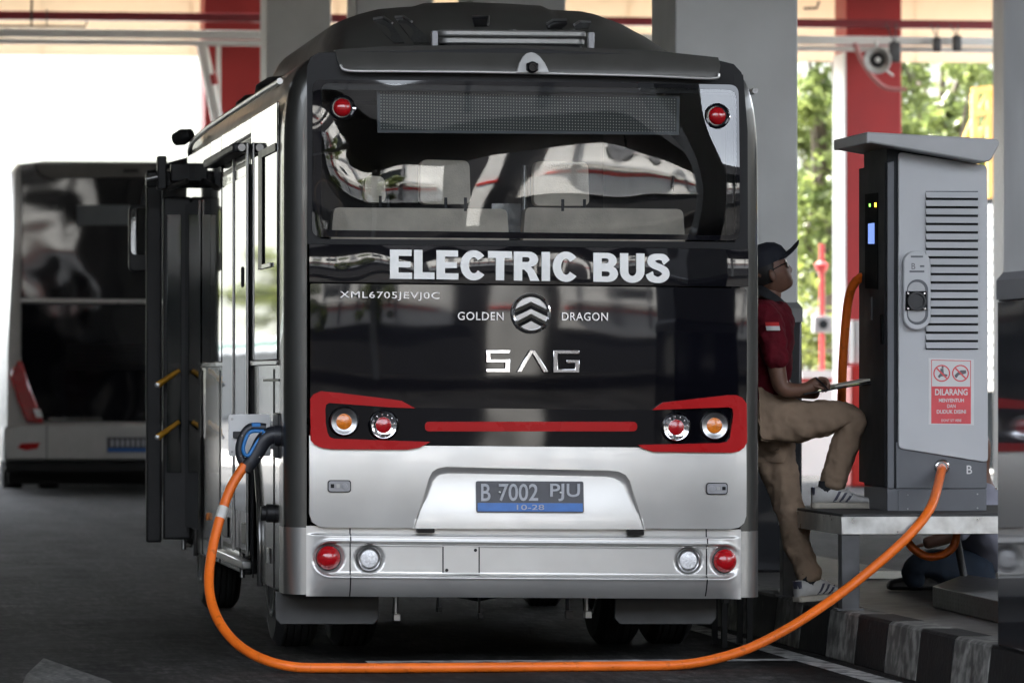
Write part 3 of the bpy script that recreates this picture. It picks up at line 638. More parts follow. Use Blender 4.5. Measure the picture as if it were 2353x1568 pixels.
# ---- axle, wheels
def wheel(x, y, face, dual):
    b = MB(); r_ = 0.385; wd = 0.20; tr = []
    for k, (h, q) in enumerate(((0,0.24),(0.0,0.345),(0.02,0.372),(0.035,0.385))): tr.append((h,q))
    for g_ in range(4): c = 0.047+g_*0.033; tr += [(c,0.385),(c+0.002,0.373),(c+0.008,0.373),(c+0.010,0.385)]
    tr += [(wd-0.035,0.385),(wd-0.02,0.372),(wd,0.345),(wd,0.24)]
    b.lathe((x, y, r_-0.006), (1,0,0), tr, 40); t_ = b.build('tyre', 'tyre', bus, smooth=30)
    b = MB(); s = -1 if face < 0 else 1; fx = x if face < 0 else x+wd
    b.lathe((fx, y, r_-0.006), (s,0,0), [(-0.02,0.245),(0.004,0.242),(0.006,0.225),(-0.03,0.20),(-0.06,0.12),(-0.02,0.10),(0.01,0.085),(0.03,0.05),(0.03,0.0)], 32); b.build('rim', 'chrome_soft', t_, smooth=35)
    return t_
xt = onY(613,1480,23.3).x
wheel(2.075, WY, -1, True); wheel(2.345, WY, 1, True); wheel(3.595, WY, -1, True); wheel(3.845, WY, 1, True)
wheel(2.04, WF, -1, False); wheel(3.83, WF, 1, False)
b = MB(); b.lathe((2.3,WY,0.38), (1,0,0), [(0,0.06),(0.55,0.07),(0.6,0.15),(0.75,0.18),(0.9,0.15),(0.95,0.07),(1.6,0.06)], 18); b.build('axle', 'underbody', bus, smooth=40)
for x0_ in (2.02, 3.56):  # wheel wells
    b = MB(); b.prism([(x0_, y_, z) for y_, z in arch(WY,0.49,0.32)], (0.52,0,0)); 
    bb_ = b; bb_.f = bb_.f[2:]; bb_.build('wheel_well', 'underbody', bus)
for px0, px1, pt in ((632,870,1372),(1412,1645,1376)):    # grey rear mudguards
    pts = rrect(px0, px1, 1432, pt-20, -0.0, 1) if False else [(px0,pt-14),(px1,pt-14),(px1,1420),(px1-12,1433),(px0+12,1433),(px0,1420)]
    P = [onY(a_, b_, 22.0) for a_, b_ in pts]; b = MB(); b.prism(P, (0,0.012,0)); b.build('mudguard', 'mudguard', bus, bev=0.004)
for k, (px_, py_, w_) in enumerate(((682,1383,9),(912,1418,8),(1308,1412,9),(1352,1412,8),(1668,1378,7),(1010,1400,6),(1105,1415,6))):
    c = onY(px_, py_, 22.15); r_ = w_*22.15/FPX; b = MB(); b.box(c.x-r_, c.x+r_, c.y, c.y+0.05, c.z-r_*0.9, c.z+r_*1.1); b.box(c.x-r_*0.4, c.x+r_*0.4, c.y+0.05, c.y+0.09, c.z, 0.40); b.build('chassis_bracket', 'chrome_soft' if k in (0,1,3) else 'steel_dark', bus, bev=0.003)
for yy, xx0, xx1, zz in ((22.3,2.4,3.7,0.33),(22.6,2.6,3.4,0.36)):
    b = MB(); b.tube([(xx0,yy,zz),(xx1,yy,zz)], 0.028, 10); b.build('cross_member', 'underbody', bus, smooth=40)

# ---- rear face, bottom to top: bumper as relief
zt, zbm = R(1200,1214)[1], R(1200,1373)[1]
bl, br = R(757,1281), R(1668,1288)
def capsule(x, z, x0, x1, zc, h):
    zz = zc + lean(x)*1.0 - lean((x0+x1)/2)
    dx = max(x0+h-x, x-(x1-h), 0); return math.hypot(dx, z-zz)-h
def sst(a, b2, x): t = min(1, max(0, (x-a)/(b2-a))); return t*t*(3-2*t)
bx0, bx1 = R(725,1285)[0], R(1703,1285)[0]; bzc = (R(1200,1251)[1]+R(1200,1322)[1])/2; bh = (R(1200,1251)[1]-R(1200,1322)[1])/2
pits = [(R(757,1281), 31), (R(850,1283), 29), (R(1584,1287), 28), (R(1670,1288), 31)]
def bump_rel(x, z):
    d = capsule(x, z, bx0, bx1, bzc, bh); y = 0.0
    y += 0.024*sst(0.006, -0.012, d)                   # recessed lamp band
    y -= 0.004*math.exp(-((d-0.012)/0.006)**2); y += 0.016*math.exp(-((d+0.001)/0.0045)**2)
    for (c, rp) in pits:
        r_ = rp*YR/FPX; q = math.hypot(x-c[0], z-c[1]); y += 0.020*sst(r_+0.010, r_-0.002, q)
    zl = zt+lean(x)-lean(XC)
    y += 0.032*sst(zl-0.036, zl-0.027, z)              # step below the hatch
    y += 0.055*max(0, (zbm+0.11-z)/0.11)**2             # tucked-in lower lip
    return y
x0, x1 = XC-0.962, XC+0.962; nxx, nzz = 260, 120; b = MB()
for j in range(nzz+1):
    for i in range(nxx+1):
        x = x0+(x1-x0)*i/nxx; tz = j/nzz; z = (zbm+lean(x)-lean(XC))*(1-tz)+(zt+0.004+lean(x)-lean(XC))*tz
        te = sst(0.86, 0.962, abs(x-XC)); y = yr(x,z)-0.010+bump_rel(x,z)
        b.v.append((x, y*(1-te)+(YR+0.0475+0.05*max(0,(zbm+0.10-z)/0.10)**2*0.0)*te, z))
for j in range(nzz):
    for i in range(nxx): a = j*(nxx+1)+i; b.f.append((a,a+1,a+nxx+2,a+nxx+1))
bum = b.build('bumper', 'bumper_silver', bus, smooth=60, fix=False)
for pxs in (806, 1626):    # seams of the bumper corners
    pts = [(pxs-1.6,1214),(pxs+1.6,1214),(pxs+1.6,1371),(pxs-1.6,1371)]; x = R(pxs,1290)[0]; b = MB()
    for j in range(41):
        z = R(pxs,1371)[1]+0.002+(R(pxs,1214)[1]-R(pxs,1371)[1])*j/40; y = yr(x,z)-0.0112+bump_rel(x,z); b.v += [(x-0.0028,y,z),(x+0.0028,y,z)]
    b.f = [(2*j,2*j+1,2*j+3,2*j+2) for j in range(40)]; b.build('bumper_seam', 'black_satin', bum)
def relief_y(px, py): x, z = R(px, py); return yr(x, z)-0.010+0.016
# access plate
pl = rear_panel('access_plate', [(1020,1254),(1100,1256),(1100,1317),(1020,1315)], -0.0115, 'bumper_silver', bum, inset=0.0015, depth=0.004, nx=1, nz=1)
rear_panel('plate_gap', [(1017,1251),(1103,1253),(1103,1320),(1017,1318)], -0.0131, 'black_satin', bum, inset=0.0005, depth=0.003, nx=1, nz=1)
for p in ((1093,1263),(1027,1309)): disc('screw', p, 4, -0.0120, [(0,1),(0.002,0.95),(0.0025,0.0)], 'black_satin', pl, 10)
for k, (c, mt) in enumerate((((757,1281),'red_lens'),((850,1283),'clear_lens'),((1584,1287),'clear_lens'),((1670,1288),'red_lens'))):
    off = -0.030
    if mt == 'red_lens':
        h = disc('fog_lamp', c, 25.5, off, [(0,1.06),(0.012,1.06),(0.014,1.0),(0.022,0.92),(0.034,0.6),(0.040,0.25),(0.041,0)], 'red_lens', bum)
        disc('lamp_rim', c, 28, off-0.002, [(0,1.07),(0.006,1.06),(0.007,0.98),(0.0,0.97)], 'dark_plastic', h)
    else:
        h = disc('reversing_lamp', c, 27, off, [(0,1.06),(0.014,1.04),(0.018,0.94),(0.016,0.84),(0.010,0.76)], 'chrome_soft', bum)
        disc('lens', c, 21, off+0.004, [(0,1.0),(0.008,0.93),(0.013,0.5),(0.014,0)], 'clear_lens', h)

# ---- hatch (lower boot lid)
hatch_px = [(712,1000),(712,1180),(718,1198),(732,1208),(752,1211),(955,1212),(985,1096),(992,1083),(1004,1075),(1024,1072),(1396,1080),(1420,1083),(1436,1091),(1445,1104),(1475,1213),(1680,1215),(1700,1211),(1712,1201),(1717,1184),(1717,1000)]
hatch = rear_panel('hatch', hatch_px, 0.016, 'bumper_silver', bus, inset=0.010, depth=0.05, nx=30, nz=10, bulge=0.010)
def pan_y(x, z): z1_, z0_ = R(1200,1070)[1], R(1200,1214)[1]; return yr(x,z)+0.022*sst(z0_, z1_, z)
plate_pan = rear_panel('plate_recess', [(948,1213),(975,1070),(1450,1074),(1482,1215)], 0.014, 'bumper_silver', hatch, inset=0.002, depth=0.01, nx=6, nz=14, yfun=pan_y)
oc = [(950,1212),(985,1096),(992,1083),(1004,1075),(1024,1071),(1396,1079),(1420,1082),(1436,1090),(1446,1104),(1479,1213)]
ic = [(958,1212),(996,1104),(1003,1094),(1013,1089),(1030,1086),(1392,1094),(1412,1097),(1425,1104),(1434,1115),(1471,1213)]
b = MB(); A_ = [Vector((R(*q)[0], yr(*R(*q))-0.0175, R(*q)[1])) for q in oc]; B_ = [Vector((R(*q)[0], pan_y(*R(*q))-0.0145, R(*q)[1])) for q in ic]
b.loft([A_, [a.lerp(c, 0.35)+Vector((0,0.006,0)) for a, c in zip(A_, B_)], [a.lerp(c, 0.7)+Vector((0,0.005,0)) for a, c in zip(A_, B_)], B_], cap=False, closed=False); b.build('recess_chamfer', 'bumper_silver', hatch, smooth=50)
lp = rear_panel('number_plate', rounded([(1093,1104),(1340,1105),(1340,1177),(1093,1176)], 5), 0.024, 'plate_black', hatch, inset=0.003, depth=0.006, nx=4, nz=2, yfun=pan_y)
lb = rear_panel('plate_validity_band', [(1096,1154),(1337,1155),(1337,1174),(1096,1173)], 0.0255, 'plate_blue', lp, inset=0.001, depth=0.003, nx=2, nz=2, yfun=pan_y)
def on_pan(px, py, off): x, z = R(px, py); return Vector((x, pan_y(x,z)-off, z))
SC = YR/FPX
for tx, xa, xb in (('B',1104,1126),('7002',1144,1236),('PJU',1262,1332)):
    c = on_pan((xa+xb)/2, 1130, 0.0262); put_text('plate_number', tx, c, (xb-xa)*SC, 40*SC, 'plate_type', lp, extrude=0.0012, offset=0.012, roll=-0.005)
put_text('plate_date', '10-28', on_pan(1217,1164,0.0272), 64*SC, 12*SC, 'plate_type', lp, extrude=0.0008, roll=-0.005)
for p in ((1147,1130),(1287,1131)): 
    c = on_pan(*p, 0.0245); b = MB(); b.lathe(c, (0,-1,0), [(0,0.0055),(0.003,0.0045),(0.004,0)], 10); b.build('plate_screw', 'chrome_soft', lp, smooth=40)
rear_panel('plate_lamp', [(1124,1075),(1304,1077),(1304,1084),(1124,1082)], -0.012, 'dark_plastic', hatch, inset=0.001, depth=0.02, nx=2, nz=1)
for (a_, b_, c_, d_) in ((755,1104,804,1128),(1624,1110,1670,1133)):
    hl = rear_panel('hatch_lock', rrect(a_, c_, b_, d_, 5, 3), 0.0275, 'handle_grey', hatch, inset=0.002, depth=0.01, nx=1, nz=1)
    rear_panel('lock_gasket', rrect(a_-2, c_+2, b_-2, d_+2, 6, 3), 0.0262, 'black_satin', hatch, inset=0.001, depth=0.01, nx=1, nz=1)
    s = 1 if a_ < 1000 else -1; cx = (a_+c_)/2
    x0_ = cx-s*16; rear_panel('lock_catch', rrect(x0_-4, x0_+4, b_+7, d_-8, 1, 2), 0.0285, 'black_satin', hl, inset=0.001, depth=0.003, nx=1, nz=1)
    x0_ = cx-s*3; rear_panel('lock_button', rrect(x0_-3.5, x0_+3.5, b_+7, d_-8, 1, 2), 0.0292, 'chrome_soft', hl, inset=0.001, depth=0.003, nx=1, nz=1)
    disc('key_cover', (cx+s*12,(b_+d_)/2), 7, 0.0275, [(0,1),(0.002,0.95),(0.003,0)], 'handle_grey', hl, 12)
for (a_, b_, c_, d_) in ((957,1210,998,1223),(1440,1215,1479,1229)):
    rear_panel('latch', rrect(a_, c_, b_, d_, 3, 3), 0.012, 'black_gloss', bus, inset=0.003, depth=0.02, nx=1, nz=1)
# ---- black boot panel, lamp band, red surrounds
black_px = [(714,653),(720,651),(1300,657),(1712,662),(1718,666),(1718,900),(1716,935),(1690,925),(1521,938),(1496,944),(951,940),(893,930),(740,915),(714,920)]
bp_ = rear_panel('boot_panel', black_px, 0.020, 'black_gloss', bus, inset=0.010, depth=0.05, nx=40, nz=22, bulge=0.005)
band = rear_panel('lamp_band', rounded([(740,916),(893,936),(951,936),(1496,941),(1521,934),(1690,924),(1692,1024),(1463,1027),(987,1023),(745,1018)], 4), 0.016, 'black_gloss', bus, inset=0.004, depth=0.04, nx=30, nz=4)
redL = [(713,916),(720,905),(737,898),(780,902),(893,916),(921,920),(952,937),(893,935),(785,927),(756,925),(749,929),(747,940),(748,970),(752,993),(757,1003),(768,1007),(987,1014),(963,1027),(935,1032),(760,1031),(740,1028),(723,1021),(714,1010)]
redR = [(1496,941),(1521,924),(1600,915),(1672,907),(1692,907),(1706,913),(1716,927),(1717,1015),(1710,1028),(1698,1036),(1681,1039),(1499,1037),(1474,1029),(1463,1021),(1655,1017),(1670,1014),(1677,1005),(1685,951),(1683,939),(1676,935),(1641,936)]
for r_ in (redL, redR): rear_panel('red_lamp_surround', r_, 0.034, 'red_paint', bus, inset=0.003, depth=0.03, nx=16, nz=8)
x0_, z0_ = R(975,979); bar_ = rear_panel('red_light_bar', rrect(975,1462,968,990,9,5), 0.030, 'red_paint', band, inset=0.007, depth=0.02, nx=16, nz=2)
for c, mt in (((790,968),'amber_lens'),((880,976),'red_lens'),((1552,981),'red_lens'),((1641,977),'amber_lens')):
    h = disc('tail_lamp', c, 30, 0.014, [(0,1.1),(0.012,1.08),(0.022,1.0),(0.020,0.88),(0.012,0.64)], 'chrome_soft' if mt == 'amber_lens' else 'chrome', band)
    disc('lens', c, 19.5, 0.020, [(0,1.0),(0.008,0.92),(0.013,0.6),(0.015,0.0)], mt, h)
    disc('lamp_ring', c, 36, 0.014, [(0,1.0),(0.004,1.0),(0.006,0.97),(0.004,0.94),(0,0.94)], 'black_gloss', h)
    if mt == 'red_lens':
        x, z = R(*c); 
        for k in range(12):
            a_ = rad(30*k+8); b = MB(); b.lathe((x+24.5*SC*math.cos(a_), yr(x,z)-0.014-0.0215, z+24.5*SC*math.sin(a_)), (0,-1,0), [(0,0.004),(0.002,0.003),(0.002,0)], 8); b.build('stud', 'chrome', h)
# ---- lettering band
tb = rear_panel('name_band', [(712,561),(1722,573),(1722,658),(712,647)], 0.016, 'black_band', bus, inset=0.006, depth=0.04, nx=40, nz=10, bulge=0.0035)
def block_letters(txt, x0, x1, zt_, zb_):
    """heavy grotesque capitals, cut vinyl"""
    Wd = {'E':0.88,'L':0.82,'C':1.03,'T':0.96,'R':1.03,'I':0.38,'B':1.00,'U':1.0,'S':0.96,' ':0.46}; gap = 0.075
    tot = sum(Wd[c] for c in txt)+gap*(len(txt)-1); s = (x1-x0)/tot; H = 1.0; polys = []
    st, ho = 0.34, 0.215; cx = 0.0
    def arc(cx_, cz_, rx, rz, t_x, t_z, a0, a1, n=14):
        return [(cx_+rx*math.cos(rad(a0+(a1-a0)*k/n)), cz_+rz*math.sin(rad(a0+(a1-a0)*k/n))) for k in range(n+1)] + [(cx_+(rx-t_x)*math.cos(rad(a1-(a1-a0)*k/n)), cz_+(rz-t_z)*math.sin(rad(a1-(a1-a0)*k/n))) for k in range(n+1)]
    def rc(a, b2, c, d): return [(a,c),(b2,c),(b2,d),(a,d)]
    for ch in txt:
        wd = Wd[ch]; L = []
        if ch == 'E': L = [[(0,0),(wd,0),(wd,ho),(st,ho),(st,0.395),(wd*0.93,0.395),(wd*0.93,0.595),(st,0.595),(st,1-ho),(wd*0.98,1-ho),(wd*0.98,1),(0,1)]]
        elif ch == 'L': L = [[(0,0),(wd,0),(wd,ho+0.02),(st,ho+0.02),(st,1),(0,1)]]
        elif ch == 'T': L = [[(wd/2-st/2,0),(wd/2+st/2,0),(wd/2+st/2,1-ho-0.02),(wd,1-ho-0.02),(wd,1),(0,1),(0,1-ho-0.02),(wd/2-st/2,1-ho-0.02)]]
        elif ch == 'I': L = [rc(0.01,0.01+st,0,1)]
        elif ch == 'C': L = [arc(wd*0.52,0.5,wd*0.52,0.52,st,ho+0.03,38,322,26)]
        elif ch == 'U': L = [[(0,1),(0,0.40)]+[(wd/2+wd/2*math.cos(rad(180+180*k/14)), 0.385+0.405*math.sin(rad(180+180*k/14))) for k in range(15)]+[(wd,1),(wd-st,1)]+[(wd/2+(wd/2-st)*math.cos(rad(360-180*k/10)), 0.385+0.165*math.sin(rad(360-180*k/10))) for k in range(11)]+[(st,1)]]
        elif ch in 'BR':
            up_ = [(st-0.001,1),(wd*0.55,1)]+[(wd*0.58+(wd*0.37)*math.cos(rad(90-180*k/10)), 0.735+0.265*math.sin(rad(90-180*k/10))) for k in range(11)]+[(st-0.001,0.47),(st-0.001,0.64),(wd*0.52,0.64)]+[(wd*0.52+0.10*math.cos(rad(-90+180*k/8)), 0.725+0.085*math.sin(rad(-90+180*k/8))) for k in range(9)]+[(st-0.001,0.81)]
            L = [rc(0,st,0,1), up_]
            if ch == 'B': L.append([(st-0.001,0.5),(wd*0.62,0.5)]+[(wd*0.60+(wd*0.40)*math.cos(rad(75-165*k/10)), 0.285+0.285*math.sin(rad(75-165*k/10))) for k in range(11)]+[(st-0.001,0),(st-0.001,0.19),(wd*0.55,0.19)]+[(wd*0.55+0.11*math.cos(rad(-90+180*k/8)), 0.275+0.085*math.sin(rad(-90+180*k/8))) for k in range(9)]+[(st-0.001,0.36)])
            else: L.append([(st-0.001,0.48),(wd*0.62,0.52),(wd*0.80,0.36),(wd,0),(wd-0.37,0),(wd*0.52,0.28),(wd*0.40,0.38),(st-0.001,0.385)])
        elif ch == 'S':
            path = [(wd*0.86,0.70),(wd*0.72,0.86),(wd*0.48,0.895),(wd*0.26,0.84),(wd*0.20,0.71),(wd*0.34,0.60),(wd*0.60,0.51),(wd*0.79,0.40),(wd*0.80,0.24),(wd*0.62,0.12),(wd*0.40,0.105),(wd*0.20,0.18),(wd*0.12,0.33)]
            cp = catmull([(a,b2,0) for a,b2 in path], 5); n = len(cp); lf, rt = [], []
            for k in range(n):
                t = (cp[min(k+1,n-1)]-cp[max(k-1,0)]).normalized(); vert = abs(t.y); hw = 0.105+0.055*vert; nn = Vector((-t.y,t.x,0))
                lf.append(cp[k]+nn*hw); rt.append(cp[k]-nn*hw)
            L = [[(q.x, min(1.015,max(-0.015,q.y))) for q in lf]+[(q.x, min(1.015,max(-0.015,q.y))) for q in reversed(rt)]]
        if L: polys.append([[(x0+(cx+x)*s, z) for x, z in p] for p in L])
        cx += wd+gap
    return polys
xa, xb = R(895,600)[0], R(1538,600)[0]; zt0, zb0 = R(895,573)[1], R(895,640)[1]
zs0, zs1 = R(1722,658)[1], R(712,561)[1]
for polys_ in block_letters('ELECTRIC BUS', xa, xb, 0, 0):
    bm = bmesh.new(); cache = {}
    for poly in polys_:
        vs = []
        for (x, t) in poly:
            z = zb0+(zt0-zb0)*t - 0.0125*(x-xa); vs.append(bm.verts.new((x, 0, z)))
        f = bm.faces.new(vs); f.normal_update(); bmesh.ops.triangulate(bm, faces=[f])
    lx = [v.co.x for v in bm.verts]
    for i in range(1, 4): bmesh.ops.bisect_plane(bm, geom=bm.verts[:]+bm.edges[:]+bm.faces[:], plane_co=(min(lx)+(max(lx)-min(lx))*i/4,0,0), plane_no=(1,0,0), dist=1e-5)
    for i in range(1, 8): bmesh.ops.bisect_plane(bm, geom=bm.verts[:]+bm.edges[:]+bm.faces[:], plane_co=(0,0,zs0+(zs1-zs0)*i/8), plane_no=(0,0,1), dist=1e-5)
    bmesh.ops.remove_doubles(bm, verts=bm.verts[:], dist=3e-4)
    for v in bm.verts:
        t = (v.co.z-zs0)/(zs1-zs0); v.co.y = yr(v.co.x, v.co.z)-0.016-0.0035*(1-(2*t-1)**2)-0.0022
    bm.normal_update()
    for f in bm.faces:
        if f.normal.y > 0: f.normal_flip()
    me = bpy.data.meshes.new('vinyl_letter'); bm.to_mesh(me); bm.free(); finish('vinyl_letter', me, 'lettering', tb, fix=False)
# chrome badges on the boot panel
zb1, zb2 = min(R(*p)[1] for p in black_px), max(R(*p)[1] for p in black_px)
def on_boot(px, py, off=0.0): x, z = R(px, py); t = (z-zb1)/(zb2-zb1); return Vector((x, yr(x,z)-0.020-0.005*(1-(2*t-1)**2)-off, z))
put_text('model_badge', 'XML6705JEVJ0C', on_boot(894,680,0.004), 232*SC, 20*SC, 'badge_silver', bp_, extrude=0.003, offset=0.004, spacing=1.12, roll=-0.010, bevel=0.002)
put_text('maker_badge', 'GOLDEN', on_boot(1102,726,0.004), 107*SC, 19*SC, 'badge_silver', bp_, extrude=0.003, offset=0.006, spacing=1.1, roll=-0.006, bevel=0.002)
put_text('maker_badge', 'DRAGON', on_boot(1341,727,0.004), 108*SC, 19*SC, 'badge_silver', bp_, extrude=0.003, offset=0.006, spacing=1.1, roll=-0.006, bevel=0.002)
c = on_boot(1218,720,0.0); em = MB(); n = 48; rings_ = []
for k in range(n):
    a_ = 2*math.pi*k/n; ro, ri = 47*SC, 38*SC; d_ = Vector((math.cos(a_),0,math.sin(a_)))
    rings_.append([c+d_*ro, c+d_*ro*0.985+Vector((0,-0.008,0)), c+d_*(ro+ri)/2+Vector((0,-0.013,0)), c+d_*ri*1.015+Vector((0,-0.008,0)), c+d_*ri])
rings_.append(rings_[0]); em.loft(rings_, cap=False, closed=False); badge = em.build('round_badge', 'chrome', bp_, smooth=45)
b = MB(); b.lathe(c+Vector((0,0.002,0)), (0,-1,0), [(0,39*SC),(0.002,39*SC),(0.003,0)], 32); b.build('badge_disc', 'chrome_soft', badge, smooth=40)
for dz in (10, -18):      # two chevrons
    t_ = 8.5*SC; sh = 16*SC; wl_, zc_ = (38*SC if dz > 0 else 34*SC), c.z+dz*SC
    for s in (-1,1):
        pts = [(c.x, zc_+sh*0.55+t_), (c.x, zc_+sh*0.55-t_), (c.x+s*wl_, zc_-sh*0.55-t_), (c.x+s*wl_, zc_-sh*0.55+t_)]
        mid = [(c.x, zc_+sh*0.55), (c.x+s*wl_, zc_-sh*0.55)]; y0 = c.y-0.003; b = MB()
        b.add([(p[0],y0,p[1]) for p in pts]+[(m_[0],y0-0.010,m_[1]) for m_ in mid], [(0,4,5,3),(4,1,2,5),(0,1,4),(3,5,2)]); b.build('chevron', 'chrome', badge)
def sag(polys, nm):
    for p in polys:
        P = [on_boot(a_, b_, 0) for a_, b_ in p]; b = MB(); b.prism(P, (0,-0.009,0)); b.build(nm, 'chrome', bp_, bev=0.003)
sag([[(1114,803),(1172,803),(1168,812),(1125,812),(1125,824),(1170,824),(1170,855),(1114,855),(1114,846),(1158,846),(1158,833),(1114,833)]], 'chrome_letter')
sag([[(1184,855),(1214,804),(1228,804),(1258,855),(1246,855),(1221,813),(1196,855)]], 'chrome_letter')
sag([[(1268,804),(1329,804),(1329,813),(1279,813),(1279,847),(1318,847),(1318,834),(1298,834),(1298,826),(1329,826),(1329,856),(1268,856)]], 'chrome_letter')

# ---- rear window: one bent pane, black printed border, clear middle
def frit_glass():
    m = bpy.data.materials.new('rear_glass'); m.use_nodes = True; n = m.node_tree; b = n.nodes['Principled BSDF']; out = n.nodes['Material Output']
    b.inputs['Base Color'].default_value = (0.005,0.005,0.007,1); b.inputs['Roughness'].default_value = 0.03; b.inputs['Specular IOR Level'].default_value = 0.6
    tc = n.nodes.new('ShaderNodeTexCoord'); sp = n.nodes.new('ShaderNodeSeparateXYZ'); n.links.new(tc.outputs['Object'], sp.inputs[0])
    (xa_, zt_), (xb_, zb_) = R(739,194), R(1694,536); cx_, cz_, hx, hz, rr = (xa_+xb_)/2-bus.location.x, (zt_+zb_)/2, (xb_-xa_)/2, (zt_-zb_)/2, 0.035
    def mth(op, a, b2=None):
        q = n.nodes.new('ShaderNodeMath'); q.operation = op
        for i_, v in enumerate((a, b2)):
            if v is None: continue
            if isinstance(v, (int,float)): q.inputs[i_].default_value = v
            else: n.links.new(v, q.inputs[i_])
        return q.outputs[0]
    zz = mth('ADD', sp.outputs['Z'], mth('MULTIPLY', sp.outputs['X'], 0.009))
    qx = mth('MAXIMUM', mth('ADD', mth('ABSOLUTE', mth('SUBTRACT', sp.outputs['X'], cx_)), rr-hx), 0.0)
    qz = mth('MAXIMUM', mth('ADD', mth('ABSOLUTE', mth('SUBTRACT', zz, cz_)), rr-hz), 0.0)
    d = mth('SQRT', mth('ADD', mth('MULTIPLY', qx, qx), mth('MULTIPLY', qz, qz)))
    inside = mth('LESS_THAN', d, rr)
    no = n.nodes.new('ShaderNodeTexNoise'); no.inputs['Scale'].default_value = 1.25; no.inputs['Detail'].default_value = 0.6
    mp = n.nodes.new('ShaderNodeMapping'); mp.inputs['Scale'].default_value = (1.2,1,1.0); mp.inputs['Location'].default_value = (12.1,0,9.3); n.links.new(tc.outputs['Object'], mp.inputs[0]); n.links.new(mp.outputs[0], no.inputs['Vector'])
    # bent glass is most uneven towards its two ends
    ex = mth('POWER', mth('MULTIPLY', mth('ABSOLUTE', sp.outputs['X']), 1.05), 3.0)
    hgt = mth('MULTIPLY', mth('SUBTRACT', no.outputs['Fac'], 0.5), mth('ADD', ex, 0.06))
    bp = n.nodes.new('ShaderNodeBump'); bp.inputs['Strength'].default_value = 1.0; bp.inputs['Distance'].default_value = 0.13; n.links.new(hgt, bp.inputs['Height'])
    n.links.new(bp.outputs[0], b.inputs['Normal'])
    tr = n.nodes.new('ShaderNodeBsdfTransparent'); tr.inputs[0].default_value = (0.86,0.89,0.90,1)
    gl = n.nodes.new('ShaderNodeBsdfGlossy'); gl.inputs['Roughness'].default_value = 0.015; n.links.new(bp.outputs[0], gl.inputs['Normal'])
    fr = n.nodes.new('ShaderNodeFresnel'); fr.inputs[0].default_value = 1.85; n.links.new(bp.outputs[0], fr.inputs['Normal'])
    mg = n.nodes.new('ShaderNodeMixShader'); n.links.new(fr.outputs[0], mg.inputs[0]); n.links.new(tr.outputs[0], mg.inputs[1]); n.links.new(gl.outputs[0], mg.inputs[2])
    mx = n.nodes.new('ShaderNodeMixShader'); n.links.new(inside, mx.inputs[0]); n.links.new(b.outputs[0], mx.inputs[1]); n.links.new(mg.outputs[0], mx.inputs[2]); n.links.new(mx.outputs[0], out.inputs[0])
    M['rear_glass'] = m
frit_glass()
surround = [(709,560),(709,150),(716,132),(735,122),(1180,112),(1640,134),(1690,146),(1708,165),(1716,200),(1722,300),(1722,570)]
# black frame round the pane: four pieces
fr_ = rear_panel('window_surround', [(709,548),(1722,556),(1722,572),(709,560)], 0.004, 'black_satin', bus, inset=0.002, depth=0.03, nx=20, nz=2)
rear_panel('window_surround', [(709,150),(716,130),(735,120),(1180,110),(1640,134),(1690,146),(1708,165),(1714,190),(1714,215),(709,205)], 0.002, 'black_satin', bus, inset=0.004, depth=0.03, nx=20, nz=5)
rear_panel('window_surround', [(708,150),(742,150),(738,560),(708,560)], 0.001, 'black_satin', bus, inset=0.002, depth=0.02, nx=2, nz=12)
rear_panel('window_surround', [(1692,170),(1712,170),(1722,300),(1722,570),(1692,570)], 0.001, 'black_satin', bus, inset=0.002, depth=0.02, nx=2, nz=12)
glass_px = rounded([(720,182),(1700,194),(1702,552),(718,544)], 22, 5)
pane = rear_panel('rear_window', glass_px, 0.012, 'rear_glass', bus, inset=0.004, depth=0.006, nx=36, nz=16, bulge=0.008)
# destination display behind the glass
def on_in(px, py, dy): x, z = R(px, py); return Vector((x, yr(x,z)+dy, z))
mat('display_frame', (0.10,0.11,0.115), 0.5)
P = [on_in(870,202,0.03), on_in(1568,217,0.03), on_in(1566,308,0.03), on_in(872,303,0.03)]
b = MB(); b.prism([(p.x, 21.775, p.z) for p in P], (0,0.03,0)); disp = b.build('destination_display', 'display_frame', bus)
def led_mat():
    m = mat('led_matrix', (0.030,0.034,0.032), 0.5, var=0.35, scale=3); n, b2 = nodes(m); tc = n.nodes.new('ShaderNodeTexCoord'); sp = n.nodes.new('ShaderNodeSeparateXYZ'); n.links.new(tc.outputs['Object'], sp.inputs[0])
    def mth(op, a, c=None):
        q = n.nodes.new('ShaderNodeMath'); q.operation = op
        for i_, v in enumerate((a, c)):
            if v is None: continue
            if isinstance(v, (int,float)): q.inputs[i_].default_value = v
            else: n.links.new(v, q.inputs[i_])
        return q.outputs[0]
    pt = 6.9*SC; zz = mth('ADD', sp.outputs['Z'], mth('MULTIPLY', sp.outputs['X'], 0.0175))
    fx = mth('SUBTRACT', mth('FRACT', mth('DIVIDE', sp.outputs['X'], pt)), 0.5); fz = mth('SUBTRACT', mth('FRACT', mth('DIVIDE', zz, pt)), 0.5)
    d = mth('ADD', mth('MULTIPLY', fx, fx), mth('MULTIPLY', fz, fz)); dot = mth('LESS_THAN', d, 0.028)
    src = b2.inputs['Base Color'].links[0].from_socket; mx = n.nodes.new('ShaderNodeMixRGB'); n.links.new(dot, mx.inputs[0]); n.links.new(src, mx.inputs[1]); mx.inputs[2].default_value = (0.55,0.55,0.46,1); n.links.new(mx.outputs[0], b2.inputs['Base Color'])
led_mat()
P = [R(877,209), R(1561,223), R(1560,301), R(879,297)]; b = MB(); b.prism([(p[0],21.772,p[1]) for p in P], (0,0.004,0)); b.build('led_field', 'led_matrix', disp)
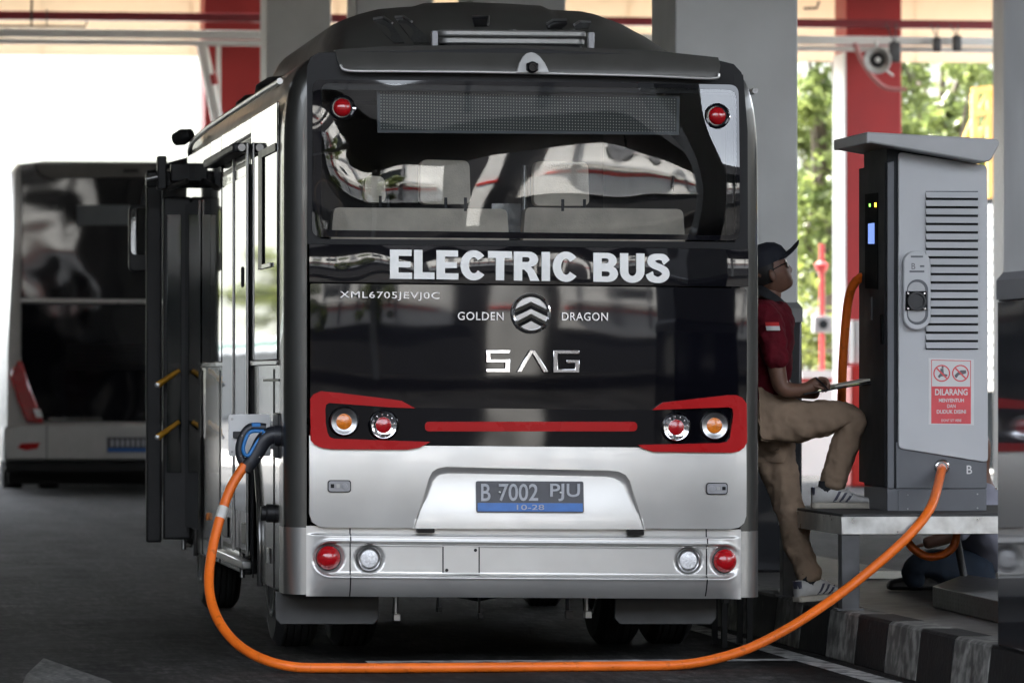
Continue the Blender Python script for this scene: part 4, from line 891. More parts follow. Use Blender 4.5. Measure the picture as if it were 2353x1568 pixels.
for c in ((787,247),(1649,266)):      # high stop lamps
    h = disc('high_stop_lamp', c, 30, 0.016, [(0,1.0),(0.004,1.0),(0.008,0.92),(0.006,0.80),(0.002,0.78)], 'black_gloss', bus)
    disc('lens', c, 21, 0.016, [(0,1.0),(0.012,0.9),(0.022,0.6),(0.026,0.2),(0.0265,0)], 'red_lens', h)
    x, z = R(c[0]+27, c[1]+3); b = MB(); b.lathe((x, yr(x,z)-0.020, z), (0,-1,0), [(0,0.009),(0.006,0.008),(0.008,0)], 12); b.build('clip', 'chrome', h, smooth=40)
# ---- brow over the window with camera housing
brow_px = [(772,113),(900,104),(1200,102),(1500,115),(1653,131),(1656,150),(1652,170),(1634,181),(1400,174),(799,162),(783,152),(776,138)]
def brow_y(x, z): zt_, zb_ = R(1200,104)[1], R(1200,170)[1]; t = min(1, max(0, (z-zb_)/(zt_-zb_))); return yr(x,z)-0.03+0.07*t**1.6
brow = rear_panel('roof_brow', brow_px, 0.02, 'brow_grey', bus, inset=0.010, depth=0.10, nx=24, nz=8, yfun=brow_y)
cam_px = [(1183,168),(1191,146),(1200,131),(1210,123),(1219,121),(1228,123),(1238,131),(1248,146),(1257,168)]
mat('housing_grey', (0.60,0.595,0.58), 0.45, 0.1); b = MB(); b.tube(catmull([Vector((R(*q)[0], brow_y(*R(*q))-0.022, R(*q)[1])) for q in ((781,150),(799,163),(900,165),(1100,167),(1300,171),(1500,176),(1634,181),(1651,170))], 6), 0.0065, 8); b.build('brow_highlight', 'bumper_silver', brow, smooth=60)  # light silver tube stands for the highlight along the brow's lower edge
hs = rear_panel('camera_housing', cam_px, 0.045, 'housing_grey', brow, inset=0.006, depth=0.07, nx=4, nz=4, yfun=brow_y)
x, z = R(1218,157); y = brow_y(x,z)-0.045; b = MB(); b.lathe((x,y,z), (0,-1,0), [(-0.02,0.026),(0.02,0.025),(0.030,0.018),(0.030,0.012),(0.024,0.010),(0.024,0)], 18); cam_ = b.build('rear_camera', 'black_gloss', hs, smooth=40)
b = MB(); b.box(x-0.026, x+0.026, y-0.02, y+0.01, z-0.017, z+0.019); b.build('camera_shroud', 'black_satin', cam_, bev=0.006)
# roof rear crown closing strip
b = MB(); rows = []
for dy, dz in ((0.02,-0.035),(0.05,-0.010),(0.12,0.002),(0.40,0.004)):
    rows.append([(XC+x, yedge(2.68)+dy-0.02, z+lean(XC+x)+dz) for x, z in prof if z > 2.655])
b.loft(rows, cap=False, closed=False); b.build('roof_edge', 'silver_shaded', bus, smooth=40)

# ---- roof fairing (air conditioner), hatch
sil = [(763,60),(780,52),(810,41),(856,29),(900,25),(936,23),(961,15),(1050,13),(1142,16),(1222,21),(1240,30),(1314,34),(1342,40),(1399,63),(1442,89),(1474,117)]
Yd = 23.3
pts_ = [onY(a_, b_, Yd) for a_, b_ in sil]; xs_ = [p.x for p in pts_]; zs_ = [p.z for p in pts_]
xl_, xr_ = 2.24, xs_[-1]
def sil_z(x):
    if x < xs_[0]: t = (x-xl_)/(xs_[0]-xl_); return 2.69+(zs_[0]-2.69)*math.sin(max(0,t)*math.pi/2)
    return float(np.interp(x, xs_, zs_))
def fair(x, y):
    e = math.sin(min(1, max(0, (y-22.28)/0.85))*math.pi/2)**0.8 * (1 if y < 25.6 else math.cos(min(1,(y-25.6)/0.6)*math.pi/2)**0.6)
    base = 2.690+lean(x)-0.02*max(0,abs(x-XC)-0.6); return base+max(0, sil_z(x)-base)*e
nx_, ny_ = 90, 46; b = MB(); xs2 = [xl_+(xr_-xl_)*i/nx_ for i in range(nx_+1)]; ys2 = [22.28+(26.2-22.28)*(j/ny_)**1.5 for j in range(ny_+1)]
for y in ys2:
    for x in xs2: b.v.append((x, y, fair(x,y)))
for j in range(ny_):
    for i in range(nx_): a_ = j*(nx_+1)+i; b.f.append((a_,a_+1,a_+nx_+2,a_+nx_+1))
fairing = b.build('roof_fairing', 'brow_grey', bus, smooth=30, fix=False)
def fair_hit(px, py):
    d = ray(px, py); lo = None
    for k in range(400):
        y = 22.2+k*0.008; t = y/d.y; p = Vector((d.x*t, y, CAMZ+d.z*t))
        if p.z <= fair(p.x, p.y): return p
    return p
mat('mesh_grille', (0.085,0.087,0.085), 0.5, 0.5, var=0.5, scale=120)
def vent(px_poly, mt, nm, off=0.010, lip=True):
    P = [fair_hit(*p) for p in px_poly]; P = [p+Vector((0,-off,0.004)) for p in P]; b = MB(); b.prism(P, (0,0.02,-0.004)); v_ = b.build(nm, mt, fairing)
    if lip: b = MB(); b.tube([P[0]+Vector((0,-0.006,0.004))]+[p+Vector((0,-0.006,0.004)) for p in P[1:3]], 0.006, 6); b.build('vent_lip', 'chrome_soft', v_, smooth=50)
    return v_
vent([(856,48),(880,44),(900,58),(928,100),(905,101),(884,82)], 'mesh_grille', 'vent')
vent([(906,44),(925,42),(945,55),(975,82),(985,100),(950,101),(925,68)], 'mesh_grille', 'vent')
vent([(1084,43),(1122,43),(1120,62),(1090,63)], 'black_satin', 'vent')
vent([(1255,60),(1270,51),(1300,50),(1302,58),(1290,68),(1258,68)], 'black_satin', 'vent')
vent([(1318,62),(1330,54),(1356,56),(1352,67),(1322,70)], 'mesh_grille', 'vent')
# roof hatch
mat('hatch_alloy', (0.30,0.295,0.285), 0.4, 0.6, var=0.06)
hp0, hp1 = onY(1005,100,22.2), onY(1343,104,22.2); z0h = 2.735
o_ = MB(); o_.prism([(x, y, z0h+0.01) for x, y in rrect(hp0.x, hp1.x, 22.15, 22.75, 0.06, 5)], (0,0,0.028)); rh = o_.build('roof_hatch', 'hatch_alloy', bus, bev=0.006)
o_ = MB(); o_.prism([(x, y, z0h+0.042) for x, y in rrect(hp0.x-0.005, hp1.x+0.005, 22.14, 22.76, 0.06, 5)], (0,0,0.03)); o_.build('hatch_lid', 'hatch_alloy', rh, bev=0.008)
o_ = MB(); o_.prism([(x, y, z0h-0.06) for x, y in rrect(hp0.x+0.01, hp1.x-0.01, 22.17, 22.73, 0.05, 4)], (0,0,0.11)); o_.build('hatch_seal', 'black_satin', rh)
for x in (hp0.x-0.02, hp1.x+0.02):
    o_ = MB(); o_.box(x-0.014, x+0.014, 22.13, 22.17, z0h-0.012, z0h+0.066); o_.build('hatch_clip', 'handle_grey', rh, bev=0.004)
c_ = onY(1172,66,22.5); o_ = MB(); o_.lathe((c_.x,22.4,z0h+0.07), (0,0,1), [(0,0.02),(0.02,0.02),(0.022,0)], 10); o_.build('hatch_bolt', 'chrome', rh)
# small roof pods further forward
for (y_, s_) in ((25.0,1),(26.6,0.8)):
    o_ = MB(); o_.lathe((XL+0.30,y_,2.66), (0,0,1), [(0,0.16*s_),(0.06,0.15*s_),(0.10,0.09*s_),(0.11,0)], 16); o_.build('roof_pod', 'dark_plastic', bus, smooth=40)
c_ = onX(415,318,1.93); o_ = MB(); o_.lathe((1.93,c_.y-0.15,c_.z), (-0.6,0.5,-0.2), [(-0.06,0.03),(0,0.045),(0.05,0.035),(0.06,0)], 12); o_.build('side_camera', 'dark_plastic', bus, smooth=40)

# ---- interior seen through the rear window
o_ = MB(); o_.box(XL+0.08, XRT-0.08, 22.0, 28.0, 1.0, 1.05); o_.build('floor_pan', 'interior_dark', bus)
o_ = MB(); o_.box(XL+0.06, XRT-0.06, 25.9, 25.95, 1.05, 2.6); o_.build('saloon_partition', 'interior_dark', bus)
def seat(xa_, xb_, heads):
    s_ = rear_panel('seat_back', rounded([(xa_,470),(xb_,474),(xb_+6,560),(xa_-8,560)], 14, 4), 0, 'seat_fabric', bus, inset=0.03, depth=0.10, nx=8, nz=4, yfun=lambda x, z: 22.02+0.02*math.sin(x*14))
    for (ha, hb, ht, hbm) in heads:
        h_ = rear_panel('headrest', rounded([(ha,ht),(hb,ht+3),(hb+3,hbm),(ha-2,hbm)], 16, 4), 0, 'seat_fabric', s_, inset=0.03, depth=0.09, nx=5, nz=5, yfun=lambda x, z: 22.04)
        for q in (0.3,0.7):
            a_ = onY(ha+(hb-ha)*q, hbm-8, 22.07); c2 = onY(ha+(hb-ha)*q, 485, 22.07); o_ = MB(); o_.tube([a_, c2], 0.007, 8); o_.build('headrest_stem', 'interior_dark', h_)
seat(785, 1188, [(860,905,395,458),(990,1103,358,462)])
seat(1232, 1600, [(1255,1380,362,466)])
for px_ in (1205,): 
    a_, c2 = onY(px_,380,22.3), onY(px_,560,22.3); o_ = MB(); o_.tube([a_, c2], 0.016, 10); o_.build('grab_pole', 'interior_pole', bus, smooth=50)
o_ = MB(); o_.box(onY(1130,0,22.6).x, onY(1196,0,22.6).x, 22.6, 22.64, onY(0,545,22.6).z, onY(0,462,22.6).z); o_.build('seat_panel', 'interior_pole', bus)

# ---- left flank details (plane X = XL)
def Sd(px, py, dx=0.0): v = onX(px, py, XL); return Vector((XL-dx, v.y, v.z))
def side_panel(nm, y0, y1, z0, z1, mt, par=None, dx=0.008, th=0.012, bev=0.004):
    o_ = MB(); o_.box(XL-dx, XL-dx+th, y0, y1, z0, z1); return o_.build(nm, mt, par or bus, bev=bev)
ys_ = [22.06, Sd(580,700).y, Sd(512,700).y, Sd(487,700).y, Sd(452,700).y, 27.6]
ztop = 2.475
w1 = side_panel('side_window', ys_[0], ys_[1]-0.006, 1.335, ztop, 'side_glass')
side_panel('side_window', ys_[2]+0.006, ys_[3]-0.004, 1.335, ztop, 'side_glass')
side_panel('side_window', ys_[3]+0.004, ys_[4]-0.004, 1.335, ztop, 'side_glass')
side_panel('side_window', ys_[4]+0.004, ys_[5], 1.335, ztop, 'side_glass')
side_panel('side_window', ys_[1]+0.004, Sd(546,700).y, 2.40, ztop, 'side_glass'); side_panel('side_window', Sd(546,700).y+0.006, ys_[2]-0.004, 2.40, ztop, 'side_glass')
# sliding sash left open in the rear side window
yA, yB = Sd(608,500).y, Sd(640,500).y; zA, zB = Sd(608,345).z, Sd(608,618).z
for nm, a_ in (('sash_post', (yA-0.03,yA+0.17,zB,zA)), ('sash_head', (yB,yA-0.031,zA-0.035,zA)),):
    side_panel(nm, a_[0], a_[1], a_[2], a_[3], 'black_satin', w1, dx=0.016, th=0.006, bev=0.001)
side_panel('sash_sill', yB+0.25, yA-0.031, zB, zB+0.02, 'chrome_soft', w1, dx=0.018, th=0.008, bev=0.002)
# middle door
dy0, dy1 = Sd(580,700).y+0.01, Sd(518,700).y; zd0, zd1 = 0.42, Sd(548,392).z
dm = (dy0+dy1)/2; door = side_panel('door', dy0, dy1, zd0, zd1+0.12, 'black_satin', dx=0.010, th=0.02)
for a_, c2 in ((dy0+0.03, dm-0.025), (dm+0.025, dy1-0.03)):
    lf = side_panel('door_leaf', a_, c2, zd0+0.02, zd1, 'silver', door, dx=0.016, th=0.006); side_panel('door_pane', a_+0.05, c2-0.05, 0.62, zd1-0.05, 'side_glass', lf, dx=0.022, th=0.005)
    side_panel('door_vent', a_+0.05, c2-0.05, zd1+0.02, zd1+0.09, 'window_dark', lf, dx=0.017, th=0.005)
    side_panel('leaf_rail', a_-0.02, a_+0.005, zd0, zd1+0.1, 'chrome_soft', lf, dx=0.028, th=0.012, bev=0.003)
ph0, ph1 = Sd(576,345), Sd(508,376); o_ = MB(); o_.box(XL-0.09, XL-0.012, ph0.y-0.05, ph1.y+0.02, 2.315, 2.36); hdr = o_.build('door_header', 'dark_plastic', bus, bev=0.012)
o_ = MB(); o_.tube([(XL-0.05, ph0.y-0.10, 2.335),(XL-0.05, ph0.y+0.3, 2.345)], 0.018, 10); o_.build('header_arm', 'chrome_soft', hdr, smooth=40)
o_ = MB(); o_.box(XL-0.05, XL-0.005, dy0-0.02, dy1+0.05, 0.36, 0.40); o_.build('door_step', 'chrome_soft', bus, bev=0.006)
for (a_, c2, z0_, z1_) in ((dy0+0.1,dy0+0.35,0.47,0.57),(dy1-0.42,dy1-0.12,0.47,0.57)): side_panel('step_vent', a_, c2, z0_, z1_, 'black_satin', door, dx=0.024, th=0.006)
# flank fittings
v = Sd(570,908); o_ = MB(); o_.box(XL-0.012, XL+0.01, v.y-0.03, v.y+0.03, v.z-0.13, v.z+0.05); o_.build('door_handle', 'chrome_soft', bus, bev=0.008)
side_panel('flank_slot', Sd(643,872).y, Sd(607,872).y, Sd(625,873).z-0.005, Sd(625,873).z+0.006, 'black_satin', dx=0.006, th=0.006, bev=0.001)
for yy in (22.3, Sd(580,900).y-0.02, Sd(505,900).y, 26.6):
    side_panel('flank_seam', yy, yy+0.006, 0.32, 1.295, 'black_satin', dx=0.0025, th=0.006, bev=0)
for p in ((478,1185),(500,1212)):
    v = Sd(*p); o_ = MB(); o_.box(XL-0.014, XL+0.005, v.y-0.05, v.y+0.05, v.z-0.02, v.z+0.02); o_.build('side_marker', 'amber_lens', bus, bev=0.006)
v = Sd(568,636); o_ = MB(); o_.box(XL-0.03, XL-0.006, v.y-0.02, v.y+0.02, v.z-0.05, v.z+0.05); o_.build('side_lamp', 'dark_plastic', bus, bev=0.01)
c_ = Sd(628,1178); o_ = MB(); o_.lathe((XL,c_.y,c_.z), (-1,0,0), [(-0.01,0.042),(0.03,0.042),(0.035,0.034),(0.055,0.034),(0.058,0.03),(0.058,0)], 20); o_.build('filler_cap', 'dark_plastic', bus, smooth=40)
v = Sd(618,1275); side_panel('wheel_arch_tag', v.y-0.06, v.y+0.06, v.z-0.035, v.z+0.035, 'chrome_soft', dx=0.006, th=0.006)
ar = arch(WY, 0.505, zb); o_ = MB(); o_.tube([(XL-0.004, y_, z) for y_, z in ar], 0.014, 8); o_.build('arch_lip', 'silver', bus, smooth=50)
ar = arch(WF, 0.475, zb); o_ = MB(); o_.tube([(XL-0.004, y_, z) for y_, z in ar], 0.014, 8); o_.build('arch_lip', 'silver', bus, smooth=50)
# charging socket with open flap
sk = Sd(640,1000); o_ = MB(); o_.box(XL-0.012, XL+0.01, sk.y-0.10, sk.y+0.16, sk.z-0.10, sk.z+0.10); port = o_.build('charging_port', 'dark_plastic', bus, bev=0.008)
Yf = sk.y+0.17; a_, c2 = onY(525,951,Yf), onY(622,1047,Yf)
o_ = MB(); o_.prism([(x, Yf, z) for x, z in rrect(a_.x, c2.x, c2.z, a_.z, 0.012, 4)], (0,0.012,0)); flap = o_.build('port_flap', 'white_plastic', port, bev=0.002)
for p in ((533,962),(533,1037)):
    q = onY(p[0],p[1],Yf); o_ = MB(); o_.lathe((q.x,Yf-0.001,q.z), (0,-1,0), [(0,0.006),(0.003,0.005),(0.003,0)], 10); o_.build('flap_screw', 'chrome_soft', flap)
for dz in (0.05,-0.05): o_ = MB(); o_.box(c2.x-0.004, XL+0.002, Yf-0.004, Yf+0.02, sk.z+dz-0.012, sk.z+dz+0.012); o_.build('flap_hinge', 'chrome_soft', flap, bev=0.003)
q = onY(545,998,Yf); o_ = MB(); o_.box(q.x-0.02, q.x+0.02, Yf-0.02, Yf, q.z-0.015, q.z+0.015); o_.build('flap_latch', 'dark_plastic', flap, bev=0.004)

# ---- front door folded outwards, its header and mirror
Yo = 27.3
a_, c2 = onY(375,452,Yo), onY(455,1240,Yo)
o_ = MB(); o_.box(a_.x, XL-0.006, Yo, Yo+0.05, onY(0,1240,Yo).z, onY(0,450,Yo).z); fd = o_.build('front_door', 'dark_plastic', bus, bev=0.012)
b0, b1 = onY(383,492,Yo), onY(416,1085,Yo); o_ = MB(); o_.box(b0.x, b1.x, Yo-0.006, Yo+0.0, b1.z, b0.z); o_.build('door_pane', 'door_glass', fd, bev=0.006)
b0, b1 = onY(420,455,26.6), onY(455,1195,26.6); o_ = MB(); o_.box(b0.x, XL-0.010, 26.6, 27.29, 0.45, b0.z); 
o_ = MB(); o_.prism([(XL-0.012,26.55,0.45),(XL-0.03,27.29,0.45),(XL-0.03,27.29,2.20),(XL-0.012,26.55,2.20)], (-0.012,0,0)); o_.build('door_wing', 'door_glass', fd)
b0, b1 = onY(336,440,28.0), onY(372,1245,28.0); o_ = MB(); o_.box(b0.x, b1.x, 28.0, 28.05, b1.z, b0.z+0.12); fl = o_.build('front_door_leaf', 'dark_plastic', bus, bev=0.012)
b0, b1 = onY(376,500,27.9), onY(398,1230,27.9); 
for p0, p1 in (((362,884),(412,850)),((362,1004),(412,968))):
    A, B = onY(*p0,27.22), onY(*p1,27.24); o_ = MB(); o_.tube([A, A.lerp(B,0.3), B], [0.020,0.016,0.012], 10); o_.build('yellow_grab_handle', 'yellow_paint', fd, smooth=50)
    o_ = MB(); o_.lathe(A, (-0.3,-1,0), [(-0.01,0.013),(0.016,0.013),(0.018,0.0)], 10); o_.build('handle_end', 'chrome_soft', fd, smooth=50)
o_ = MB(); q0, q1 = onY(334,395,27.6), onY(424,432,27.6); o_.box(q0.x, XL+0.02, 27.5, 27.62, q1.z, q0.z); hd2 = o_.build('front_door_header', 'dark_plastic', bus, bev=0.012)
q0, q1 = onY(362,358,27.4), onY(383,435,27.4); o_ = MB(); o_.box(q0.x, q1.x, 27.4, 27.5, q1.z, q0.z); o_.build('header_bracket', 'dark_plastic', hd2, bev=0.008)
q0, q1 = onY(392,375,27.45), onY(424,418,27.45); o_ = MB(); o_.box(q0.x, XL, 27.42, 27.5, q1.z, q0.z); o_.build('door_motor', 'dark_plastic', hd2, bev=0.008)
o_ = MB(); o_.tube([onY(335,412,27.4), onY(362,406,27.4)], 0.012, 8); o_.build('header_rod', 'chrome_soft', hd2, smooth=50); o_ = MB(); o_.tube([onY(388,433,27.1), onY(430,415,27.0)], 0.014, 8); o_.build('header_rod', 'chrome_soft', hd2, smooth=50)
# exterior mirror
q0, q1 = onY(296,470,28.5), onY(346,625,28.5); o_ = MB(); o_.prism([(x, 28.5, z) for x, z in rrect(q0.x, q1.x, q1.z, q0.z, 0.035, 5)], (0,0.07,0)); mir = o_.build('wing_mirror', 'dark_plastic', bus, bev=0.012)
o_ = MB(); o_.prism([(x, 28.492, z) for x, z in rrect(q0.x+0.012, q1.x-0.012, q1.z+0.10, q0.z-0.02, 0.025, 5)], (0,0.006,0)); mat('mirror_glass', (0.55,0.57,0.58), 0.03, 1.0); o_.build('mirror_glass', 'mirror_glass', mir)
o_ = MB(); o_.tube(catmull([(q1.x-0.05,28.55,q0.z-0.03),(q1.x+0.02,28.5,q0.z+0.18),(XL+0.10,28.25,q0.z+0.26)],5), 0.018, 8); o_.build('mirror_arm', 'dark_plastic', mir, smooth=50)
# ================================================================== PLATFORM AND CHARGER
PFY, PBY = 21.95, 23.45
pz = onY(1933,1186,PFY).z; pzb = onY(1933,1227,PFY).z; pxl = onY(1933,1186,PFY).x; pxr = pxl+1.25
pf = thing('steel_platform', 'raised galvanised steel platform carrying the charging cabinet', 'platform', ((pxl+pxr)/2, (PFY+PBY)/2, KZ))
b = MB(); b.box(pxl+0.004, pxr-0.004, PFY+0.004, PBY-0.004, pz-0.02, pz+0.012); b.build('deck', 'platform_top', pf, bev=0.003)
b = MB(); b.box(pxl, pxr, PFY, PFY+0.012, pzb, pz); b.build('front_fascia', 'galvanised', pf, bev=0.002)
b = MB(); b.box(pxl, pxl+0.012, PFY+0.013, PBY, pzb, pz); b.build('side_fascia', 'galvanised', pf, bev=0.002)
b = MB(); b.box(pxr-0.012, pxr, PFY+0.013, PBY, pzb, pz); b.build('side_fascia', 'galvanised', pf, bev=0.002)
for (x, y) in ((pxl+0.003,PFY+0.014),(pxr-0.09,PFY+0.014),(pxl+0.003,PBY-0.1),(pxr-0.09,PBY-0.1)):
    b = MB(); b.box(x, x+0.082, y, y+0.082, KZ-0.004, pzb+0.03); lg = b.build('leg', 'steel_dark', pf, bev=0.004)
    b = MB(); b.box(x-0.02, x+0.10, y-0.005, y+0.10, KZ-0.003, KZ+0.006); b.build('foot_plate', 'steel_dark', lg)
for yy in (PFY+0.5, PBY-0.5): b = MB(); b.box(pxl+0.02, pxr-0.02, yy, yy+0.05, pzb+0.01, pz-0.022); b.build('cross_bearer', 'steel_dark', pf)

CY = 22.45
def C(px, py, off=0.0): v = onY(px, py, CY); return Vector((v.x, CY-off, v.z))
ch = thing('charging_cabinet', 'grey electric vehicle charging cabinet with louvred front and red warning sticker', 'charger', (4.98, 22.7, pz+0.012))
cx0, cx1 = C(2038,700).x, C(2266,700).x; CB = 22.97; zb0 = pz+0.010
def cpan(nm, pts, off, th, mt, par=None, bev=0.002, r=0):
    if r: pts = rounded(pts, r, 4)
    b = MB(); b.prism([C(*p, off) for p in pts], (0,th,0)); return b.build(nm, mt, par or ch, bev=bev)
# core
b = MB(); b.box(cx0, cx1-0.004, CY+0.004, CB, zb0, C(2040,1121).z); b.build('plinth_box', 'charger_base', ch, bev=0.004)
core = [(cx0, CY+0.004, C(2040,1121).z+0.003),(cx1-0.004, CY+0.004, C(2040,1121).z+0.003),(cx1-0.004, CY+0.004, C(2266,384).z),(cx0, CY+0.004, C(2040,334).z)]
b = MB(); b.prism(core, (0,CB-CY-0.004,0)); b.build('body', 'charger_dark', ch, bev=0.004)
cpan('front_lower', [(2058,1015),(2266,1050),(2266,1121),(2058,1121)], 0.004, 0.012, 'charger_base')
cpan('plinth_panel', [(2063,1125),(2266,1122),(2266,1172),(2063,1174)], 0.000, 0.01, 'charger_base')
for p in ((2085,1136),(2085,1168),(2145,1168),(2245,1134),(2146,1136),(2245,1166)):
    b = MB(); b.lathe(C(*p,0.001), (0,-1,0), [(0,0.004),(0.002,0.003),(0.002,0)], 8); b.build('screw', 'chrome_soft', ch)
cpan('edge_strip', [(2038,374),(2053,370),(2053,1121),(2038,1121)], 0.006, 0.014, 'charger_base')
panel_px = rounded([(2062,349),(2266,381),(2268,1062),(2062,1029)], [12,10,12,10], 4)
fp = cpan('front_panel', panel_px, 0.016, 0.018, 'charger_grey', bev=0.004)
# louvre
l0, l1, lt, lb_ = 2124, 2245, 439, 803
cpan('louvre_recess', [(l0,lt),(l1,lt),(l1,lb_),(l0,lb_)], 0.0165, 0.004, 'charger_dark', fp)
ns = 19
for i in range(ns):
    ya, yb = lt+(lb_-lt)*i/ns, lt+(lb_-lt)*(i+1)/ns
    A = C(l0,ya+2,0.0172); B = C(l1,ya+2,0.0172); D = C(l0,yb-3.5,0.0172)
    b = MB(); b.prism([(A.x, CY-0.0172, A.z),(A.x, CY-0.0190, A.z),(A.x, CY-0.040, D.z),(A.x, CY-0.034, D.z)], (B.x-A.x,0,0)); b.build('louvre_slat', 'charger_grey', fp)
# plug holster
hol = cpan('plug_holster', [(x, y) for x, y in rrect(2069,2132,576,758,31,7)], 0.055, 0.045, 'charger_grey', fp, bev=0.006)
cpan('holster_recess', [(x, y) for x, y in rrect(2077,2126,642,746,24,7)], 0.0565, 0.004, 'charger_base', hol)
cpan('holster_inner', [(x, y) for x, y in rrect(2079,2119,648,740,19,6)], 0.0580, 0.004, 'charger_cap', hol)
so = cpan('holster_socket', [(2074,669),(2121,669),(2122,713),(2073,713)], 0.070, 0.014, 'charger_black', hol, bev=0.003)
b = MB(); b.lathe(C(2098,692,0.070), (0,-1,0), [(0,0.044),(0.012,0.043),(0.012,0.034),(0.002,0.033),(0.002,0.0)], 24); b.build('socket_ring', 'dark_plastic', so, smooth=35)
for p in ((2078,674),(2116,674),(2078,709),(2117,709)): b = MB(); b.lathe(C(*p,0.070), (0,-1,0), [(0,0.006),(0.003,0.005),(0.003,0)], 8); b.build('screw', 'chrome', so)
put_text('holster_letter', 'B', C(2092,612,0.0562), 9*CY/FPX, 14*CY/FPX, 'sticker_icon', hol)
for k, p in enumerate(((2100,590,28),(2112,612,10),(2100,624,34))): cpan('holster_print', [(p[0]-p[2]/2,p[1]-2),(p[0]+p[2]/2,p[1]-2),(p[0]+p[2]/2,p[1]+2),(p[0]-p[2]/2,p[1]+2)], 0.0560, 0.0012, 'charger_base', hol, bev=0)
# warning sticker
st = cpan('warning_sticker', [(2131,822),(2235,825),(2235,976),(2131,974)], 0.0175, 0.002, 'sticker_white', fp, bev=0)
cpan('sticker_red_field', [(2137,887),(2228,888),(2228,973),(2137,972)], 0.0182, 0.001, 'sticker_red', st, bev=0)
for p in (((2137,826),(2228,828),(2228,829.5),(2137,827.5)),((2137,826),(2138.5,826),(2138.5,887),(2137,887)),((2226.5,828),(2228,828),(2228,888),(2226.5,888))): cpan('sticker_border', p, 0.0184, 0.001, 'sticker_red', st, bev=0)
def ringp(cx_, cy_, ro, ri, mt):
    b = MB(); n = 30; ra, rb = [], []
    for k in range(n+1):
        a_ = 2*math.pi*k/n; ra.append(C(cx_+ro*math.cos(a_), cy_+ro*math.sin(a_), 0.0186)); rb.append(C(cx_+ri*math.cos(a_), cy_+ri*math.sin(a_), 0.0186))
    b.loft([ra, rb], cap=False, closed=False); o_ = b.build('prohibition_ring', mt, st); s_ = 0.707*ri
    cpan('prohibition_bar', [(cx_-s_-1,cy_-s_+1.5),(cx_-s_+1.5,cy_-s_-1),(cx_+s_+1,cy_+s_-1.5),(cx_+s_-1.5,cy_+s_+1)], 0.0188, 0.001, mt, st, bev=0)
ringp(2161,857,19.5,16.5,'sticker_red'); ringp(2204,857,19.5,16.5,'sticker_red')
cpan('pictogram', [(2158,846),(2165,846),(2166,858),(2174,860),(2174,864),(2160,864),(2155,868),(2152,864),(2157,858)], 0.0181, 0.001, 'sticker_icon', st, bev=0)
b = MB(); b.lathe(C(2163,843,0.0179), (0,-1,0), [(0,0.0055),(0.0008,0.005),(0.0008,0)], 10); b.build('pictogram', 'sticker_icon', st)
cpan('pictogram', [(2190,862),(2196,856),(2205,850),(2217,850),(2217,857),(2208,860),(2200,861),(2195,868),(2192,866)], 0.0181, 0.001, 'sticker_icon', st, bev=0)
k_ = CY/FPX
for tx, py_, wd, hh in (('DILARANG',900,78,15),('MENYENTUH',919,60,8.5),('DAN',932,20,8),('DUDUK DISINI',945,70,9),('DONT SIT HERE',965,48,6)):
    put_text('sticker_text', tx, C(2183,py_,0.0192), wd*k_, hh*k_, 'sticker_white', st, offset=0.022 if hh > 8 else 0.01)
# cable gland and letter
gl = C(2163,1072,0.004); b = MB(); b.lathe(gl, (0,-1,0), [(0,0.036),(0.008,0.036),(0.012,0.033),(0.014,0.027),(0.006,0.024)], 24); b.build('cable_gland', 'chrome', ch, smooth=35)
put_text('cabinet_letter', 'B', C(2226,1078,0.0048), 13*k_, 20*k_, 'sticker_white', ch, offset=0.01)
# left (display) face
def CX(px, py, dx=0.0): v = onX(px, py, cx0); return Vector((cx0-dx, v.y, v.z))
def lpan(nm, pxs, dx, mt, par=None, th=0.006):
    b = MB(); b.prism([CX(*p, dx) for p in pxs], (th,0,0)); return b.build(nm, mt, par or ch)
lf = lpan('display_side', [(1975,388),(2034,374),(2034,1118),(1975,1105)], 0.004, 'charger_dark')
dp = lpan('display_panel', [(1990,446),(2019,443),(2019,664),(1990,662)], 0.007, 'charger_black', lf)
lpan('indicator', [(2013,466),(2016,466),(2016,475),(2013,475)], 0.0085, 'led_orange', dp, 0.003); lpan('indicator', [(2000,468),(2003,468),(2003,475),(2000,475)], 0.0085, 'led_green', dp, 0.003)
lpan('screen', [(1998,514),(2012,512),(2012,560),(1998,560)], 0.0085, 'screen_blue', dp, 0.003)
lpan('side_lock', [(2027,724),(2030,722),(2032,790),(2028,790)], 0.012, 'charger_black', lf, 0.008)
lpan('side_lock', [(2003,682),(2006,682),(2006,735),(2003,735)], 0.010, 'steel_dark', lf, 0.006)
# sloping cap
rfY = 22.30; rf = [(1990,303),(2288,319),(2296,324),(2296,330),(2278,366),(2272,371),(2262,373),(2000,328),(1990,330)]
b = MB(); b.prism([onY(a_, b_, rfY) for a_, b_ in rf], (0,0.75,0)); b.build('sloping_cap', 'charger_cap', ch, bev=0.008)

# ================================================================== CABLES
def Yl(pts, ys): return [onY(p[0], p[1], y) for p, y in zip(pts, ys)]
pp = [(2163,1073),(2160,1090),(2140,1160),(2100,1216),(2040,1274),(1960,1340),(1880,1398),(1800,1448),(1720,1488),(1640,1513),(1560,1526),(1450,1531),(1200,1533),(950,1533),(760,1533),(670,1530),(600,1511),(545,1478),(505,1430),(484,1375),(480,1320),(489,1255),(505,1190),(530,1120),(562,1068)]
yy_ = [22.46,22.36,22.02,21.91,21.89,21.86,21.75,21.6,21.4,21.28,21.22,21.20,21.19,21.19,21.2,21.22,21.3,21.42,21.55,21.68,21.78,21.85,21.90,21.94,21.96]
pw = Yl(pp, yy_)
for v in pw: v.z = max(v.z, 0.0215)
cab = thing('charging_cable', 'thick orange charging cable looping over the ground from the cabinet to the bus', 'cable', (3.0,21.2,0))
cp_ = catmull(pw, 8)
